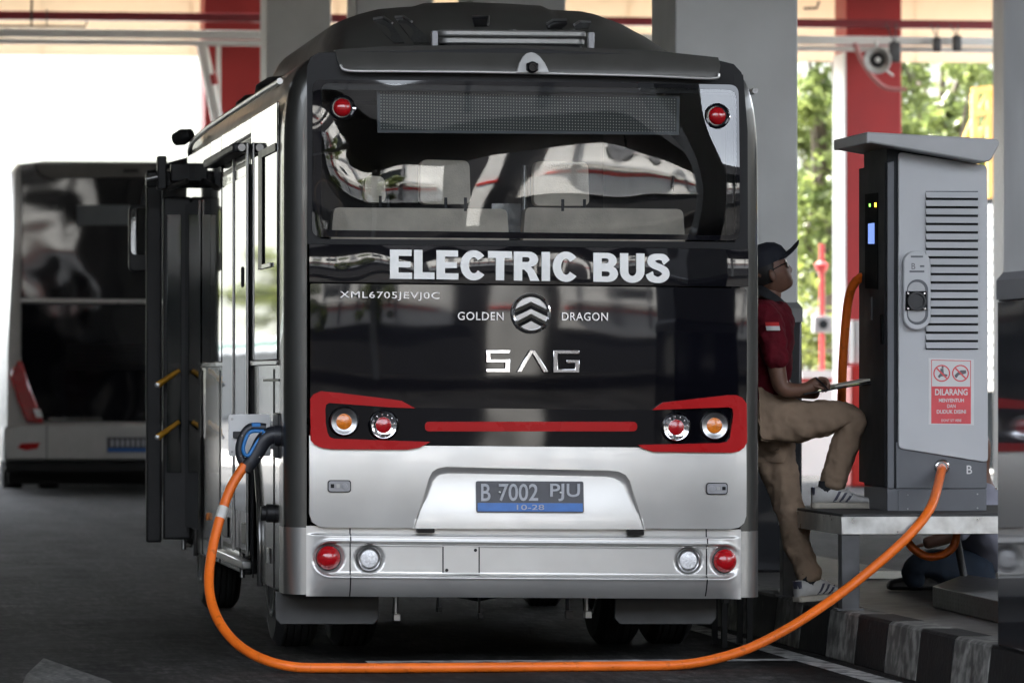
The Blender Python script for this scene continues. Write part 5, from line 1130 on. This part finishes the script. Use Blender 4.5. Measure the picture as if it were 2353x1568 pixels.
b = MB(); b.tube(cp_, 0.0215, 16); b.build('hose', 'cable_orange', cab, smooth=60)
# pale tape on the hose
A_, B_ = onY(525,1135,21.935), onY(510,1178,21.905)
seg_ = [p for p in cp_ if p.x < 1.95 and 0.62 < p.z < 0.75 and p.z > 0.3]
zhi, zlo = onY(530,1158,21.93).z, onY(515,1196,21.9).z
seg_ = [p for p in cp_[len(cp_)//2:] if zlo <= p.z <= zhi]
b = MB(); b.tube(seg_, 0.0228, 16); b.build('tape', 'cable_tape', cab, smooth=60)
# plug handle (gun): body outline lofted along its bend, ring grip
Yg = 21.97
gun = [(640,993),(615,990),(590,992),(573,1003),(563,1025),(562,1050),(566,1072)]
o = cab
path = catmull([onY(646,1000,Yg), onY(622,1000,Yg), onY(605,1012,Yg), onY(592,1035,Yg), onY(578,1058,Yg), onY(566,1074,Yg)], 6)
b = MB(); b.tube(path, [0.042+(0.030-0.042)*i/(len(path)-1) for i in range(len(path))], 18); b.build('plug_body', 'plug_black', cab, smooth=60)
lp_ = catmull([onY(610,982,Yg), onY(590,980,Yg), onY(573,983,Yg), onY(560,998,Yg), onY(551,1025,Yg), onY(553,1052,Yg), onY(565,1070,Yg)], 6)
b = MB(); b.tube(lp_, [0.020]*len(lp_), 14); b.build('plug_grip', 'plug_black', cab, smooth=60)
lp_ = catmull([onY(606,990,Yg-0.021), onY(580,990,Yg-0.021), onY(568,1000,Yg-0.021), onY(559,1026,Yg-0.021), onY(562,1042,Yg-0.021), onY(572,1044,Yg-0.021), onY(590,1016,Yg-0.021), onY(606,996,Yg-0.021), onY(606,990,Yg-0.021)], 5)
b = MB(); b.tube(lp_, 0.0085, 10, cap=False); b.build('plug_trim', 'blue_plastic', cab, smooth=60)
q = onY(588,975,Yg-0.01); b = MB(); b.box(q.x-0.02, q.x+0.02, Yg-0.02, Yg+0.01, q.z-0.012, q.z+0.008); b.build('plug_button', 'blue_plastic', cab, bev=0.004)
b = MB(); q = onY(566,1070,Yg); b.tube([onY(571,1062,Yg), onY(563,1083,Yg-0.005)], [0.034,0.027], 16); b.build('plug_collar', 'dark_plastic', cab, smooth=50)
b = MB(); q = onY(645,1000,Yg); b.tube([(q.x-0.03,Yg,q.z),(XL+0.02,Yg,q.z)], 0.047, 18); b.build('plug_nose', 'plug_black', cab, smooth=50)
for p in ((572,1000),(600,992),(556,1000),(553,1047),(596,1049)): q = onY(*p,Yg-0.028); b = MB(); b.lathe(q, (0,-1,0), [(0,0.0035),(0.002,0.003),(0.002,0)], 8); b.build('plug_screw', 'chrome', cab)
# other hoses of the cabinet
pp = [(1983,640),(1975,638),(1957,660),(1947,700),(1941,760),(1936,830),(1934,890),(1932,960)]
pw = Yl(pp, [23.0,23.02,23.05,23.08,23.1,23.12,23.14,23.16]); pw += [Vector((pw[-1].x,23.2,0.75)), Vector((pw[-1].x+0.02,23.22,pz+0.03))]
b = MB(); b.tube(catmull(pw, 6), 0.021, 14); single(b, 'spare_cable', 'cable_orange', 'orange hose bowing out behind the display side of the cabinet', 'cable', smooth=60)
pp = [(2200,1205),(2195,1240),(2178,1266),(2140,1278),(2110,1268),(2085,1240),(2078,1200)]
pw = Yl(pp, [22.7]*7); pw[0].z = pz; pw[-1].z = pz
b = MB(); b.tube(catmull(pw, 8), 0.019, 14); single(b, 'spare_cable', 'cable_orange', 'orange hose hanging in a loop under the steel platform', 'cable', smooth=60)
# perforated metal step on the island
a_, c2 = onZ(2143,1400,KZ), onZ(2300,1430,KZ)
o = thing('perforated_box', 'low perforated metal box lying on the island under the platform', 'box', (4.98,21.0,KZ))
bx = [(4.81,21.62),(5.25,21.45),(5.22,20.75),(4.78,20.85)]
bx = [tuple(onZ(*p, KZ)[:2]) for p in ((2142,1392),(2320,1436),(2400,1392),(2215,1362))]
hz_ = KZ+0.095
b = MB(); b.prism([(x, y, KZ-0.002) for x, y in bx], (0,0,hz_-KZ)); b.build('casing', 'perforated', o, bev=0.004)
A0, A1 = Vector((bx[0][0],bx[0][1],0)), Vector((bx[1][0],bx[1][1],0)); dd = (A1-A0); nn = Vector((dd.y,-dd.x,0)).normalized()
hm = MB()
for r_ in range(4):
    for k in range(26):
        t = (k+0.7)/27; c = A0+dd*t+Vector((0,0,KZ+0.018+r_*0.020))+nn*0.0012; u2 = dd.normalized()*0.005
        hm.add([c-u2-Vector((0,0,0.004)), c+u2-Vector((0,0,0.004)), c+u2+Vector((0,0,0.004)), c-u2+Vector((0,0,0.004))], [(0,1,2,3)])
hh_ = hm.build('perforations', 'black_satin', o, fix=False); hh_['kind'] = 'stuff'
# clipboard & papers on the island behind the platform
a_ = onZ(2080,1326,KZ); b = MB(); b.box(a_.x-0.25, a_.x+0.15, a_.y-0.08, a_.y+0.15, KZ-0.002, KZ+0.03); single(b, 'folded_paper', 'paper', 'folded white papers lying on the island beneath the platform', 'paper', bev=0.004)

# ================================================================== SECOND BUS (ahead in the lane)
BY = 55.0
b2t = thing('city_bus', 'larger silver and black city bus parked ahead, partly hidden by the minibus', 'bus', (3.2,60,0))
def Q(px, py, dy=0.0): v = onY(px, py, BY+dy); return Vector((v.x, BY+dy, v.z))
bl_, br_ = Q(5,900).x, Q(5,900).x+2.52; topz = Q(100,370).z; botz = Q(100,1058).z
pf2 = [(bl_,botz),(bl_+0.01,1.6),(bl_+0.06,2.6),(bl_+0.09,topz-0.12),(bl_+0.17,topz-0.03),(bl_+0.4,topz),(br_-0.4,topz),(br_-0.17,topz-0.03),(br_-0.09,topz-0.12),(br_-0.06,2.6),(br_-0.01,1.6),(br_,botz)]
rows = [[(x+(0.05 if x < (bl_+br_)/2 else -0.05), BY+0.02, z) for x, z in pf2], [(x, BY+0.10, z) for x, z in pf2], [(x, 60.0, z) for x, z in pf2], [(x, 66.5, z) for x, z in pf2]]
b = MB(); b.loft(rows); b.build('body', 'city_silver', b2t, smooth=40)
def q2(nm, pts, off, th, mt, par=None, bev=0.0, rr=0):
    if rr: pts = rounded(pts, rr, 4)
    b = MB(); b.prism([Q(p[0],p[1],-off) for p in pts], (0,th,0)); return b.build(nm, mt, par or b2t, bev=bev)
rg = q2('rear_glazing', [(49,382),(510,382),(510,690),(48,690)], 0.03, 0.05, 'black_gloss', bev=0.01)
q2('engine_lid', [(48,696),(510,700),(510,968),(100,968),(48,835)], 0.03, 0.05, 'black_gloss', bev=0.01)
q2('trim_strip', [(48,684),(510,690),(510,699),(48,694)], 0.05, 0.05, 'chrome_soft', bev=0.01)
q2('roof_brow', [(76,376),(500,374),(500,409),(112,409),(92,400)], 0.06, 0.05, 'brow_grey', bev=0.012)
q2('rear_camera', [(283,388),(318,388),(318,396),(283,396)], 0.10, 0.05, 'black_satin', bev=0.01)
q2('destination_display', [(176,471),(300,471),(300,517),(176,517)], 0.034, 0.01, 'display_frame', rg)
for i in range(7): q2('engine_slot', [(152,790+i*9),(330,790+i*9),(330,794+i*9),(155,794+i*9)], 0.045, 0.02, 'black_satin', bev=0.004)
q2('tail_lamp', [(44,826),(51,830),(66,880),(101,971),(60,969),(40,915),(24,866),(28,850)], 0.07, 0.08, 'red_lens', bev=0.02)
q2('reverse_lens', [(76,938),(92,940),(98,958),(83,958)], 0.085, 0.02, 'clear_lens')
bm2 = q2('rear_bumper', [(6,980),(55,972),(510,972),(510,1058),(8,1058)], 0.06, 0.12, 'city_silver', bev=0.03)
q2('bumper_seam', [(106.5,976),(108.5,976),(108.5,1056),(106.5,1056)], 0.0615, 0.01, 'black_satin', bm2)
q2('reflector', [(40,1028),(48,1018),(92,1016),(86,1030),(60,1034)], 0.065, 0.02, 'red_paint', bm2)
q2('tow_cover', rounded([(142,987),(191,987),(191,1035),(142,1035)],6,3), 0.0635, 0.01, 'city_silver', bm2)
q2('plate_recess', rounded([(234,992),(420,992),(420,1050),(232,1050)],6,3), 0.064, 0.01, 'city_silver', bm2)
pl2 = q2('number_plate', [(246,1004),(345,1004),(345,1038),(246,1038)], 0.075, 0.01, 'plate_black', bm2)
q2('plate_band', [(247,1029),(344,1029),(344,1037),(247,1037)], 0.077, 0.01, 'plate_blue', pl2)
for i in range(7): q2('plate_character', [(254+i*12,1009),(261+i*12,1009),(261+i*12,1025),(254+i*12,1025)], 0.0765, 0.01, 'plate_type', pl2)
for i in range(13): q2('badge_letter', [(113+i*9.6,958),(119+i*9.6,958),(119+i*9.6,967),(113+i*9.6,967)], 0.045, 0.02, 'chrome')
q2('shade_apron', [(12,1059),(510,1059),(510,1082),(12,1082)], 0.0, 0.1, 'underbody'); q2('shade_sheet', [(20,1080),(420,1080),(420,1112),(20,1112)], -0.6, 0.05, 'rubber');  # dark sheets added for the shade beneath the bus
b = MB(); b.box(bl_+0.1, br_-0.1, BY+0.3, 66, 0.32, 0.5); b.build('underbody', 'underbody', b2t)
for x_ in (bl_+0.08, bl_+0.5, br_-0.8, br_-0.4):
    b = MB(); b.lathe((x_, BY+3.0, 0.48), (1,0,0), [(0,0.2),(0,0.42),(0.03,0.48),(0.25,0.48),(0.28,0.42),(0.28,0.2)], 24); b.build('tyre', 'tyre', b2t, smooth=40)

# ================================================================== PEOPLE
def skin_obj(name, chain_pts, edges, radii, mt, parent, sub=2, root=0, folds=0.0):
    rt = root_of(parent); L = Vector(rt.location); me = bpy.data.meshes.new(name)
    me.from_pydata([tuple(Vector(p)-L) for p in chain_pts], edges, [])
    o = bpy.data.objects.new(name, me); COL.objects.link(o); o.parent = parent
    m_ = o.modifiers.new('skin', 'SKIN'); m_.use_smooth_shade = True
    sv = me.skin_vertices[0].data if me.skin_vertices else None
    if sv is None:
        me.attributes  # the modifier adds the layer
    for i, r_ in enumerate(radii):
        sv = me.skin_vertices[0].data[i]; sv.radius = (r_, r_) if not isinstance(r_, tuple) else r_; sv.use_root = (i == root)
    s_ = o.modifiers.new('sub', 'SUBSURF'); s_.levels = sub; s_.render_levels = sub
    if folds:
        tx = bpy.data.textures.get('folds') or bpy.data.textures.new('folds', 'CLOUDS'); tx.noise_scale = 0.075; tx.noise_depth = 2
        d_ = o.modifiers.new('folds', 'DISPLACE'); d_.texture = tx; d_.strength = folds; d_.mid_level = 0.5; d_.texture_coords = 'LOCAL'
    me.materials.append(M[mt]); return o
def chain(groups):
    """groups of [(point, radius), ...]; a group starting with an int continues from that vertex"""
    P, E, Rr = [], [], []
    for gp in groups:
        prev = None
        for it in gp:
            if isinstance(it, int): prev = it; continue
            P.append(it[0]); Rr.append(it[1]); i = len(P)-1
            if prev is not None: E.append((prev, i))
            prev = i
    return P, E, Rr
PY = 23.0
man = thing('person', 'seated person in maroon shirt, navy cap and khaki trousers writing on a clipboard', 'person', (4.35,23.05,KZ))
def Pm(px, py, dy=0.0): return onY(px, py, PY+dy)
# --- trousers
hip = Pm(1745,975,0.06)
P, E, Rr = chain([
  [(hip,0.125),(Pm(1775,955,-0.02),0.125),(Pm(1830,968,-0.06),0.112),(Pm(1900,962,-0.08),0.096),(Pm(1955,955,-0.08),0.082),(Pm(1958,975,-0.08),0.078),(Pm(1938,1030,-0.08),0.072),(Pm(1922,1080,-0.08),0.067),(Pm(1914,1112,-0.08),0.066),(Pm(1912,1126,-0.08),0.066)],
  [0,(Pm(1768,1010,0.12),0.115),(Pm(1790,1075,0.12),0.090),(Pm(1808,1150,0.08),0.078),(Pm(1828,1230,0.02),0.070),(Pm(1846,1290,-0.06),0.063),(Pm(1858,1326,-0.12),0.060),(Pm(1861,1340,-0.12),0.060)]])
skin_obj('trousers', P, E, Rr, 'khaki', man, 4, folds=0.034)
# --- shirt: torso and near sleeve
P, E, Rr = chain([
  [(Pm(1742,945,0.06),(0.15,0.13)),(Pm(1752,900,0.06),(0.155,0.135)),(Pm(1762,820,0.06),(0.16,0.125)),(Pm(1764,750,0.06),(0.165,0.115)),(Pm(1760,705,0.05),(0.13,0.09)),(Pm(1764,684,0.05),(0.062,0.062))],
  [3,(Pm(1764,722,-0.10),0.085),(Pm(1772,760,-0.16),0.072),(Pm(1782,815,-0.18),0.066),(Pm(1786,852,-0.18),0.064)],
  [3,(Pm(1764,722,0.22),0.085),(Pm(1776,780,0.27),0.070),(Pm(1790,850,0.26),0.062)]])
skin_obj('shirt', P, E, Rr, 'shirt_maroon', man, 4, folds=0.030)
# --- body (neck, head base, arms) as one continuous skin mesh
def handchain(w_, d_, s_, n0):
    return []
wr = Pm(1856,892,-0.14)
P, E, Rr = chain([
  [(Pm(1752,900,0.06),0.08),(Pm(1760,780,0.06),0.08),(Pm(1762,715,0.05),0.065),(Pm(1768,680,0.05),0.055),(Pm(1774,655,0.05),0.056)],
  [1,(Pm(1764,724,-0.09),0.055),(Pm(1780,820,-0.17),0.047),(Pm(1790,880,-0.17),0.043),(Pm(1800,897,-0.17),0.043),(Pm(1830,897,-0.155),0.036),(wr,0.029),(Pm(1872,882,-0.13),0.036),(Pm(1884,876,-0.125),0.033)],
  [1,(Pm(1764,724,0.21),0.055),(Pm(1788,840,0.27),0.045),(Pm(1800,893,0.24),0.042),(Pm(1850,900,0.12),0.034),(Pm(1880,903,0.06),0.030)]])
n_h = 12   # last knuckle vertex of the writing hand
body_ = skin_obj('body', P, E, Rr, 'skin', man)
# fingers of the writing hand, each a bent chain rooted in the palm
for k, (x0, y0, mids) in enumerate((((0),(0),[(1884,868,-0.150),(1899,871,-0.158),(1903,883,-0.160),(1898,893,-0.160)]), ((0),(0),[(1886,873,-0.138),(1901,877,-0.142),(1904,888,-0.144),(1898,897,-0.146)]), ((0),(0),[(1884,879,-0.120),(1898,884,-0.120),(1900,893,-0.122),(1893,899,-0.124)]), ((0),(0),[(1880,884,-0.104),(1892,889,-0.102),(1893,896,-0.104),(1886,900,-0.106)]), ((0),(0),[(1868,884,-0.158),(1882,889,-0.166),(1892,893,-0.166)]))):
    pts = [(Pm(*m_[:2], m_[2]), 0.0095 if i_ else 0.011) for i_, m_ in enumerate(mids)]; pts = [(Pm(1866,884,-0.13+(-0.02 if k == 4 else 0.0)),0.012)]+pts
    P, E, Rr = chain([pts]); skin_obj('finger' if k < 4 else 'thumb', P, E, Rr, 'skin', body_, 2)
# --- head: rings from crown to chin with a profile, turned up a little
hc = Pm(1768,622,0.05); hd = MB(); rings_ = []
prof_h = [ # (height, front, back, halfwidth, nose)
 (0.118,0.018,0.030,0.020,0),(0.110,0.050,0.062,0.048,0),(0.090,0.078,0.086,0.066,0),(0.060,0.092,0.098,0.074,0),(0.030,0.094,0.100,0.076,0.0),(0.012,0.090,0.100,0.077,0.004),(0.0,0.086,0.098,0.077,0.010),(-0.015,0.085,0.094,0.076,0.018),(-0.030,0.086,0.088,0.073,0.026),(-0.040,0.086,0.082,0.070,0.020),(-0.050,0.086,0.076,0.067,0.004),(-0.060,0.087,0.071,0.064,0.007),(-0.068,0.084,0.067,0.061,0.002),(-0.076,0.084,0.063,0.057,0.006),(-0.090,0.080,0.058,0.050,0.003),(-0.104,0.074,0.050,0.042,0.003),(-0.112,0.055,0.044,0.032,0.0),(-0.115,0.02,0.03,0.015,0.0)]
tilt = rad(23)
def hpt(f, s, u): return hc+Vector((f*math.cos(tilt)-u*math.sin(tilt), s, f*math.sin(tilt)+u*math.cos(tilt)))
for (h, fr, bk, hw, no) in prof_h:
    rg = []
    for k in range(28):
        a_ = 2*math.pi*k/28; c_, s_ = math.cos(a_), math.sin(a_); e = (fr if c_ > 0 else bk)
        f = e*math.copysign(abs(c_)**0.85, c_); sd_ = hw*math.copysign(abs(s_)**0.9, s_); f += no*math.exp(-(a_ if a_ < math.pi else a_-2*math.pi)**2/0.035)
        rg.append(hpt(f, sd_, h))
    rings_.append(rg)
hd.loft(rings_); head = hd.build('head', 'skin', body_, smooth=70)
s_ = head.modifiers.new('sub', 'SUBSURF'); s_.levels = 1; s_.render_levels = 1
for sd_ in (-1,1):
    e_ = MB(); c_ = hpt(-0.012, sd_*0.076, -0.022); rr_ = []
    for (o_f, sc) in ((0.0,0.8),(0.012,1.0),(0.018,0.75)):
        rr_.append([c_+Vector((0,sd_*o_f,0))+Vector((0.017*sc*math.cos(t)*math.cos(tilt)-0.030*sc*math.sin(t)*math.sin(tilt),0,0.017*sc*math.cos(t)*math.sin(tilt)+0.030*sc*math.sin(t)*math.cos(tilt))) for t in [2*math.pi*k/16 for k in range(16)]])
    e_.loft(rr_); e_.build('ear', 'skin', head, smooth=60)
    g_ = MB(); lc = hpt(0.080, sd_*0.034, 0.002); g_.lathe(lc, (math.cos(tilt),sd_*0.25,math.sin(tilt)), [(0,0.024),(0.003,0.024),(0.004,0.0)], 16); g_.build('spectacle_lens', 'black_gloss', head, smooth=40)
    g_ = MB(); g_.tube([hpt(0.080,sd_*0.056,0.008), hpt(0.03,sd_*0.078,0.006), hpt(-0.02,sd_*0.082,0.002)], 0.0025, 6); g_.build('spectacle_arm', 'black_satin', head, smooth=40)
hr = MB(); rings_ = []
for (h, fr, bk, hw) in ((0.112,0.02,0.04,0.03),(0.095,0.06,0.09,0.066),(0.06,0.075,0.104,0.079),(0.02,0.04,0.104,0.081),(-0.02,-0.02,0.098,0.079),(-0.05,-0.035,0.086,0.070)):
    rg = []
    for k in range(24):
        a_ = 2*math.pi*k/24; c_, s2 = math.cos(a_), math.sin(a_); rg.append(hpt((fr if c_ > 0 else bk)*c_, hw*s2, h))
    rings_.append(rg)
hr.loft(rings_); hr.build('hair', 'hair', head, smooth=60)
# cap with visor
cpv = MB(); rings_ = []
for (h, fr, bk, hw) in ((0.034,0.104,0.112,0.088),(0.060,0.106,0.112,0.088),(0.090,0.096,0.102,0.082),(0.115,0.072,0.080,0.064),(0.130,0.038,0.045,0.036),(0.134,0.004,0.005,0.004)):
    rings_.append([hpt((fr if math.cos(a_) > 0 else bk)*math.cos(a_), hw*math.sin(a_), h-0.012*math.cos(a_)*0) for a_ in [2*math.pi*k/28 for k in range(28)]])
cpv.loft(rings_); capo = cpv.build('cap', 'cap_navy', man, smooth=60)
vz = MB(); up_r, lo_r = [], []; n = 14
inner, outer = [], []
for k in range(n+1):
    a_ = rad(-68+136*k/n); inner.append((0.098*math.cos(a_), 0.084*math.sin(a_), 0.040)); outer.append((0.098*math.cos(a_)+0.085*math.cos(a_)**0.6, 0.082*math.sin(a_), 0.052+0.030*math.cos(a_)-0.030*abs(math.sin(a_))))
rws = [[hpt(*p) for p in inner], [hpt((p[0]+q[0])/2,(p[1]+q[1])/2*1.02,(p[2]+q[2])/2+0.002) for p, q in zip(inner, outer)], [hpt(*p) for p in outer], [hpt(p[0]-0.002,p[1],p[2]-0.006) for p in outer], [hpt(p[0],p[1],p[2]-0.007) for p in inner]]
vz.loft(rws, cap=False, closed=False); vz.build('visor', 'cap_navy', capo, smooth=50)
# collar, sleeve badge
cl = MB(); rr_ = []
for (px_, py_, r1, r2) in ((1766,692,0.088,0.088),(1768,682,0.074,0.076),(1770,672,0.066,0.068)):
    c_ = Pm(px_, py_, 0.05); rr_.append([c_+Vector((r1*math.cos(a_), r2*math.sin(a_), -0.045*math.cos(a_))) for a_ in [2*math.pi*k/24 for k in range(24)]])
cl.loft(rr_, cap=False); c_o = cl.build('collar', 'collar_dark', man, smooth=60)
def sleeve_patch(nm, y0, y1, mt):
    b = MB(); rr_ = []
    for py_ in (y0, y1):
        t = (py_-722)/(852-722); cx_ = 1764+(1786-1764)*t; c_ = Pm(cx_, py_, -0.165); r_ = 0.0745-0.004*t
        rr_.append([c_+Vector((r_*math.sin(a_), -r_*math.cos(a_), 0)) for a_ in [rad(-26+52*k/8) for k in range(9)]])
    b.loft(rr_, cap=False, closed=False); return b.build(nm, mt, man, smooth=60)
sleeve_patch('sleeve_flag', 740, 749, 'flag_red'); sleeve_patch('sleeve_flag', 749, 759, 'sticker_white')
# socks and shoes
def shoe(ankle, toe_dir, pitch, nm='shoe'):
    A = Vector(ankle); fd_ = Vector(toe_dir).normalized(); up_ = Vector((0,0,1)); sd_ = fd_.cross(up_).normalized()
    fd2 = fd_*math.cos(pitch)+up_*math.sin(pitch); up2 = up_*math.cos(pitch)-fd_*math.sin(pitch)
    def w(f, s, u): return A+fd2*f+sd_*s+up2*u
    secs = [(-0.080,0.022,0.030,0.085),(-0.070,0.034,0.0,0.10),(-0.03,0.040,0,0.100),(0.02,0.042,0,0.105),(0.05,0.043,0,0.100),(0.085,0.046,0,0.085),(0.125,0.050,0,0.066),(0.165,0.050,0,0.055),(0.195,0.042,0,0.048),(0.210,0.024,0.002,0.036)]
    up_s = MB(); rr_ = []
    for (f, hw, zb_, zt_) in secs:
        rr_.append([w(f, hw*math.copysign(abs(math.cos(a_))**0.7, math.cos(a_)), 0.022+(zt_-0.022)*0.5+(zt_-0.022)*0.5*math.copysign(abs(math.sin(a_))**0.75, math.sin(a_))) for a_ in [2*math.pi*k/18 for k in range(18)]])
    up_s.loft(rr_); so_ = up_s.build(nm, 'shoe_white', man, smooth=60)
    sl = MB(); pts = []
    for (f, hw, zb_, zt_) in secs: pts.append((f, hw+0.006))
    outl = [(f, h_) for f, h_ in pts]+[(f, -h_) for f, h_ in reversed(pts)]
    sl.loft([[w(f, s, 0.0) for f, s in outl], [w(f, s, 0.026) for f, s in outl]]); sl.build('sole', 'shoe_sole', so_, bev=0.004)
    for k in range(3):
        f0 = 0.035+0.028*k; b = MB(); pts = []
        for (du, ) in ((0,),(0.33,),(0.66,),(1,)):
            f = f0+0.026*(1-du)*0+0.03*du*0.9-0.012; u = 0.030+0.050*du*(1-0.12*k); hw = float(np.interp(f, [s_[0] for s_ in secs], [s_[1] for s_ in secs])); zt_ = float(np.interp(f, [s_[0] for s_ in secs], [s_[3] for s_ in secs]))
            v_ = (u-0.022)/(zt_-0.022)*2-1; v_ = max(-0.98,min(0.98,v_)); s2 = hw*(1-abs(v_)**2.6)**0.38+0.002; pts.append((f, s2, u))
        for sg in (1,-1):
            b.add([w(f-0.007, sg*s2, u) for f, s2, u in pts]+[w(f+0.007, sg*s2, u) for f, s2, u in pts], [(i,i+1,i+5,i+4) for i in range(3)])
        b.build('stripe', 'shoe_navy', so_)
    b = MB(); b.loft([[w(-0.083+0.02*(1-math.cos(a_)),0.036*math.sin(a_),u) for a_ in [rad(-80+160*k/8) for k in range(9)]] for u in (0.062,0.098)], cap=False, closed=False); b.build('heel_tab', 'shoe_navy', so_)
    for k in range(3): b = MB(); f = 0.045+0.022*k; u = 0.100-0.010*k; b.tube([w(f,-0.026,u-0.004), w(f,0,u+0.006), w(f,0.026,u-0.004)], 0.004, 6); b.build('lace', 'sticker_white', so_)
    b = MB(); b.tube([w(0.035,0,0.095), w(0.028,0,0.128)], [0.022,0.016], 8); b.build('tongue', 'sticker_white', so_)
    b = MB(); b.tube([w(-0.012,0,0.06), w(-0.006,0,0.125)], 0.040, 14); b.build('sock', 'collar_dark', so_, smooth=60)
    return so_
sh_r = Pm(1903,1172,-0.08); sh_r.z = pz+0.012
shoe(sh_r, (1,-0.10,0), 0.0)
sh_l = onZ(1868,1384,KZ); sh_l = Vector((Pm(1862,1330,-0.12).x, PY-0.12, KZ+0.0)); shoe(sh_l, (0.93,0.36,0), rad(3))
# clipboard, pen
clb = MB(); A, B = Pm(1838,906,-0.10), Pm(1996,880,-0.10); u2 = (B-A)
clb.prism([A+Vector((0,-0.10,0)), B+Vector((0,-0.10,0)), B+Vector((0,0.13,0)), A+Vector((0,0.13,0))], (0.001,0,0.007)); o = thing('clipboard', 'thin clipboard with papers resting on the raised knee', 'clipboard', A.lerp(B,0.5))
clb.build('board', 'plinth_paint', o, bev=0.002)
pb = MB(); A2, B2 = A.lerp(B,0.45)+Vector((0,0,0.009)), A.lerp(B,0.99)+Vector((0,0,0.014)); pb.prism([A2+Vector((0,-0.09,0)), B2+Vector((0,-0.09,0)), B2+Vector((0,0.12,0)), A2+Vector((0,0.12,0))], (0,0,0.010)); pb.build('paper_pad', 'paper', o, bev=0.002)
b = MB(); b.tube([Pm(1873,866,-0.165), Pm(1896,888,-0.168), Pm(1904,897,-0.17)], [0.004,0.004,0.001], 8); single(b, 'pen', 'plinth_paint', 'slim pen held in the writing hand over the clipboard', 'pen')
# what the man sits on
sx, sz_ = 4.20, hip.z-0.10
o = thing('stool', 'plain steel stool carrying the seated person in the cap', 'stool', (sx,PY+0.12,0))
b = MB(); b.box(sx-0.075, sx+0.105, PY-0.04, PY+0.30, sz_-0.04, sz_); b.build('seat', 'underbody', o, bev=0.01)
for dx_ in (-0.06,0.06):
    for dy_ in (0.0,0.25): b = MB(); b.box(sx+dx_, sx+dx_+0.025, PY+dy_, PY+dy_+0.03, -0.002, sz_-0.035); b.build('leg', 'underbody', o)
# --- second person crouching behind the platform
w2 = thing('person', 'crouching person in blue jeans and pale shirt half hidden below the platform', 'person', (5.35,24.1,KZ)); W = 24.1
def Pw(px, py, dy=0.0): return onY(px, py, W+dy)
hp2 = Pw(2292,1318)
P, E, Rr = chain([[(hp2,0.15),(Pw(2240,1312,-0.08),0.115),(Pw(2170,1300,-0.12),0.095),(Pw(2112,1290,-0.14),0.080),(Pw(2092,1310,-0.14),0.07),(Pw(2104,1350,-0.12),0.06)],[0,(Pw(2240,1325,0.14),0.115),(Pw(2180,1318,0.17),0.09),(Pw(2130,1322,0.17),0.075),(Pw(2140,1352,0.17),0.06)]])
skin_obj('trousers', P, E, Rr, 'jeans', w2, 3, folds=0.03)
P, E, Rr = chain([[(Pw(2312,1292),0.15),(Pw(2288,1252,-0.06),0.155),(Pw(2262,1200,-0.08),0.155),(Pw(2246,1140,-0.06),0.12),(Pw(2240,1105,-0.04),0.06)],[2,(Pw(2225,1185,-0.25),0.07),(Pw(2190,1232,-0.28),0.055)]])
skin_obj('shirt', P, E, Rr, 'shirt_grey', w2, 3, folds=0.03)
P, E, Rr = chain([[(Pw(2262,1160),0.08),(Pw(2246,1085,-0.02),0.055),(Pw(2243,1050,-0.02),0.075),(Pw(2240,1020,-0.02),0.085),(Pw(2238,990,-0.02),0.06)],[0,(Pw(2235,1150,-0.2),0.05),(Pw(2196,1226,-0.24),0.042),(Pw(2150,1240,-0.24),0.034),(Pw(2120,1250,-0.24),0.03)]])
bd2 = skin_obj('body', P, E, Rr, 'skin', w2)
for k in range(4): P, E, Rr = chain([[(Pw(2122,1250,-0.24+0.012*k),0.011),(Pw(2108,1253,-0.25+0.016*k),0.009),(Pw(2098,1260,-0.25+0.016*k),0.008)]]); skin_obj('finger', P, E, Rr, 'skin', bd2)
for (px_, dy_) in ((2110,-0.10),(2150,0.15)):
    c_ = Pw(px_, 1355, dy_); b = MB(); b.loft([[(c_.x-0.16,c_.y-0.045,KZ),(c_.x+0.10,c_.y-0.045,KZ),(c_.x+0.10,c_.y+0.045,KZ),(c_.x-0.16,c_.y+0.045,KZ)],[(c_.x-0.15,c_.y-0.04,KZ+0.05),(c_.x+0.10,c_.y-0.04,KZ+0.09),(c_.x+0.10,c_.y+0.04,KZ+0.09),(c_.x-0.15,c_.y+0.04,KZ+0.05)]]); b.build('shoe', 'dark_plastic', w2, bev=0.02)
b = MB(); b.tube([onY(2195,1225,23.4), onY(2218,1345,23.35)], 0.018, 10); single(b, 'prop_strut', 'steel_dark', 'thin dark strut leaning below the platform in front of the jeans', 'strut', smooth=40)
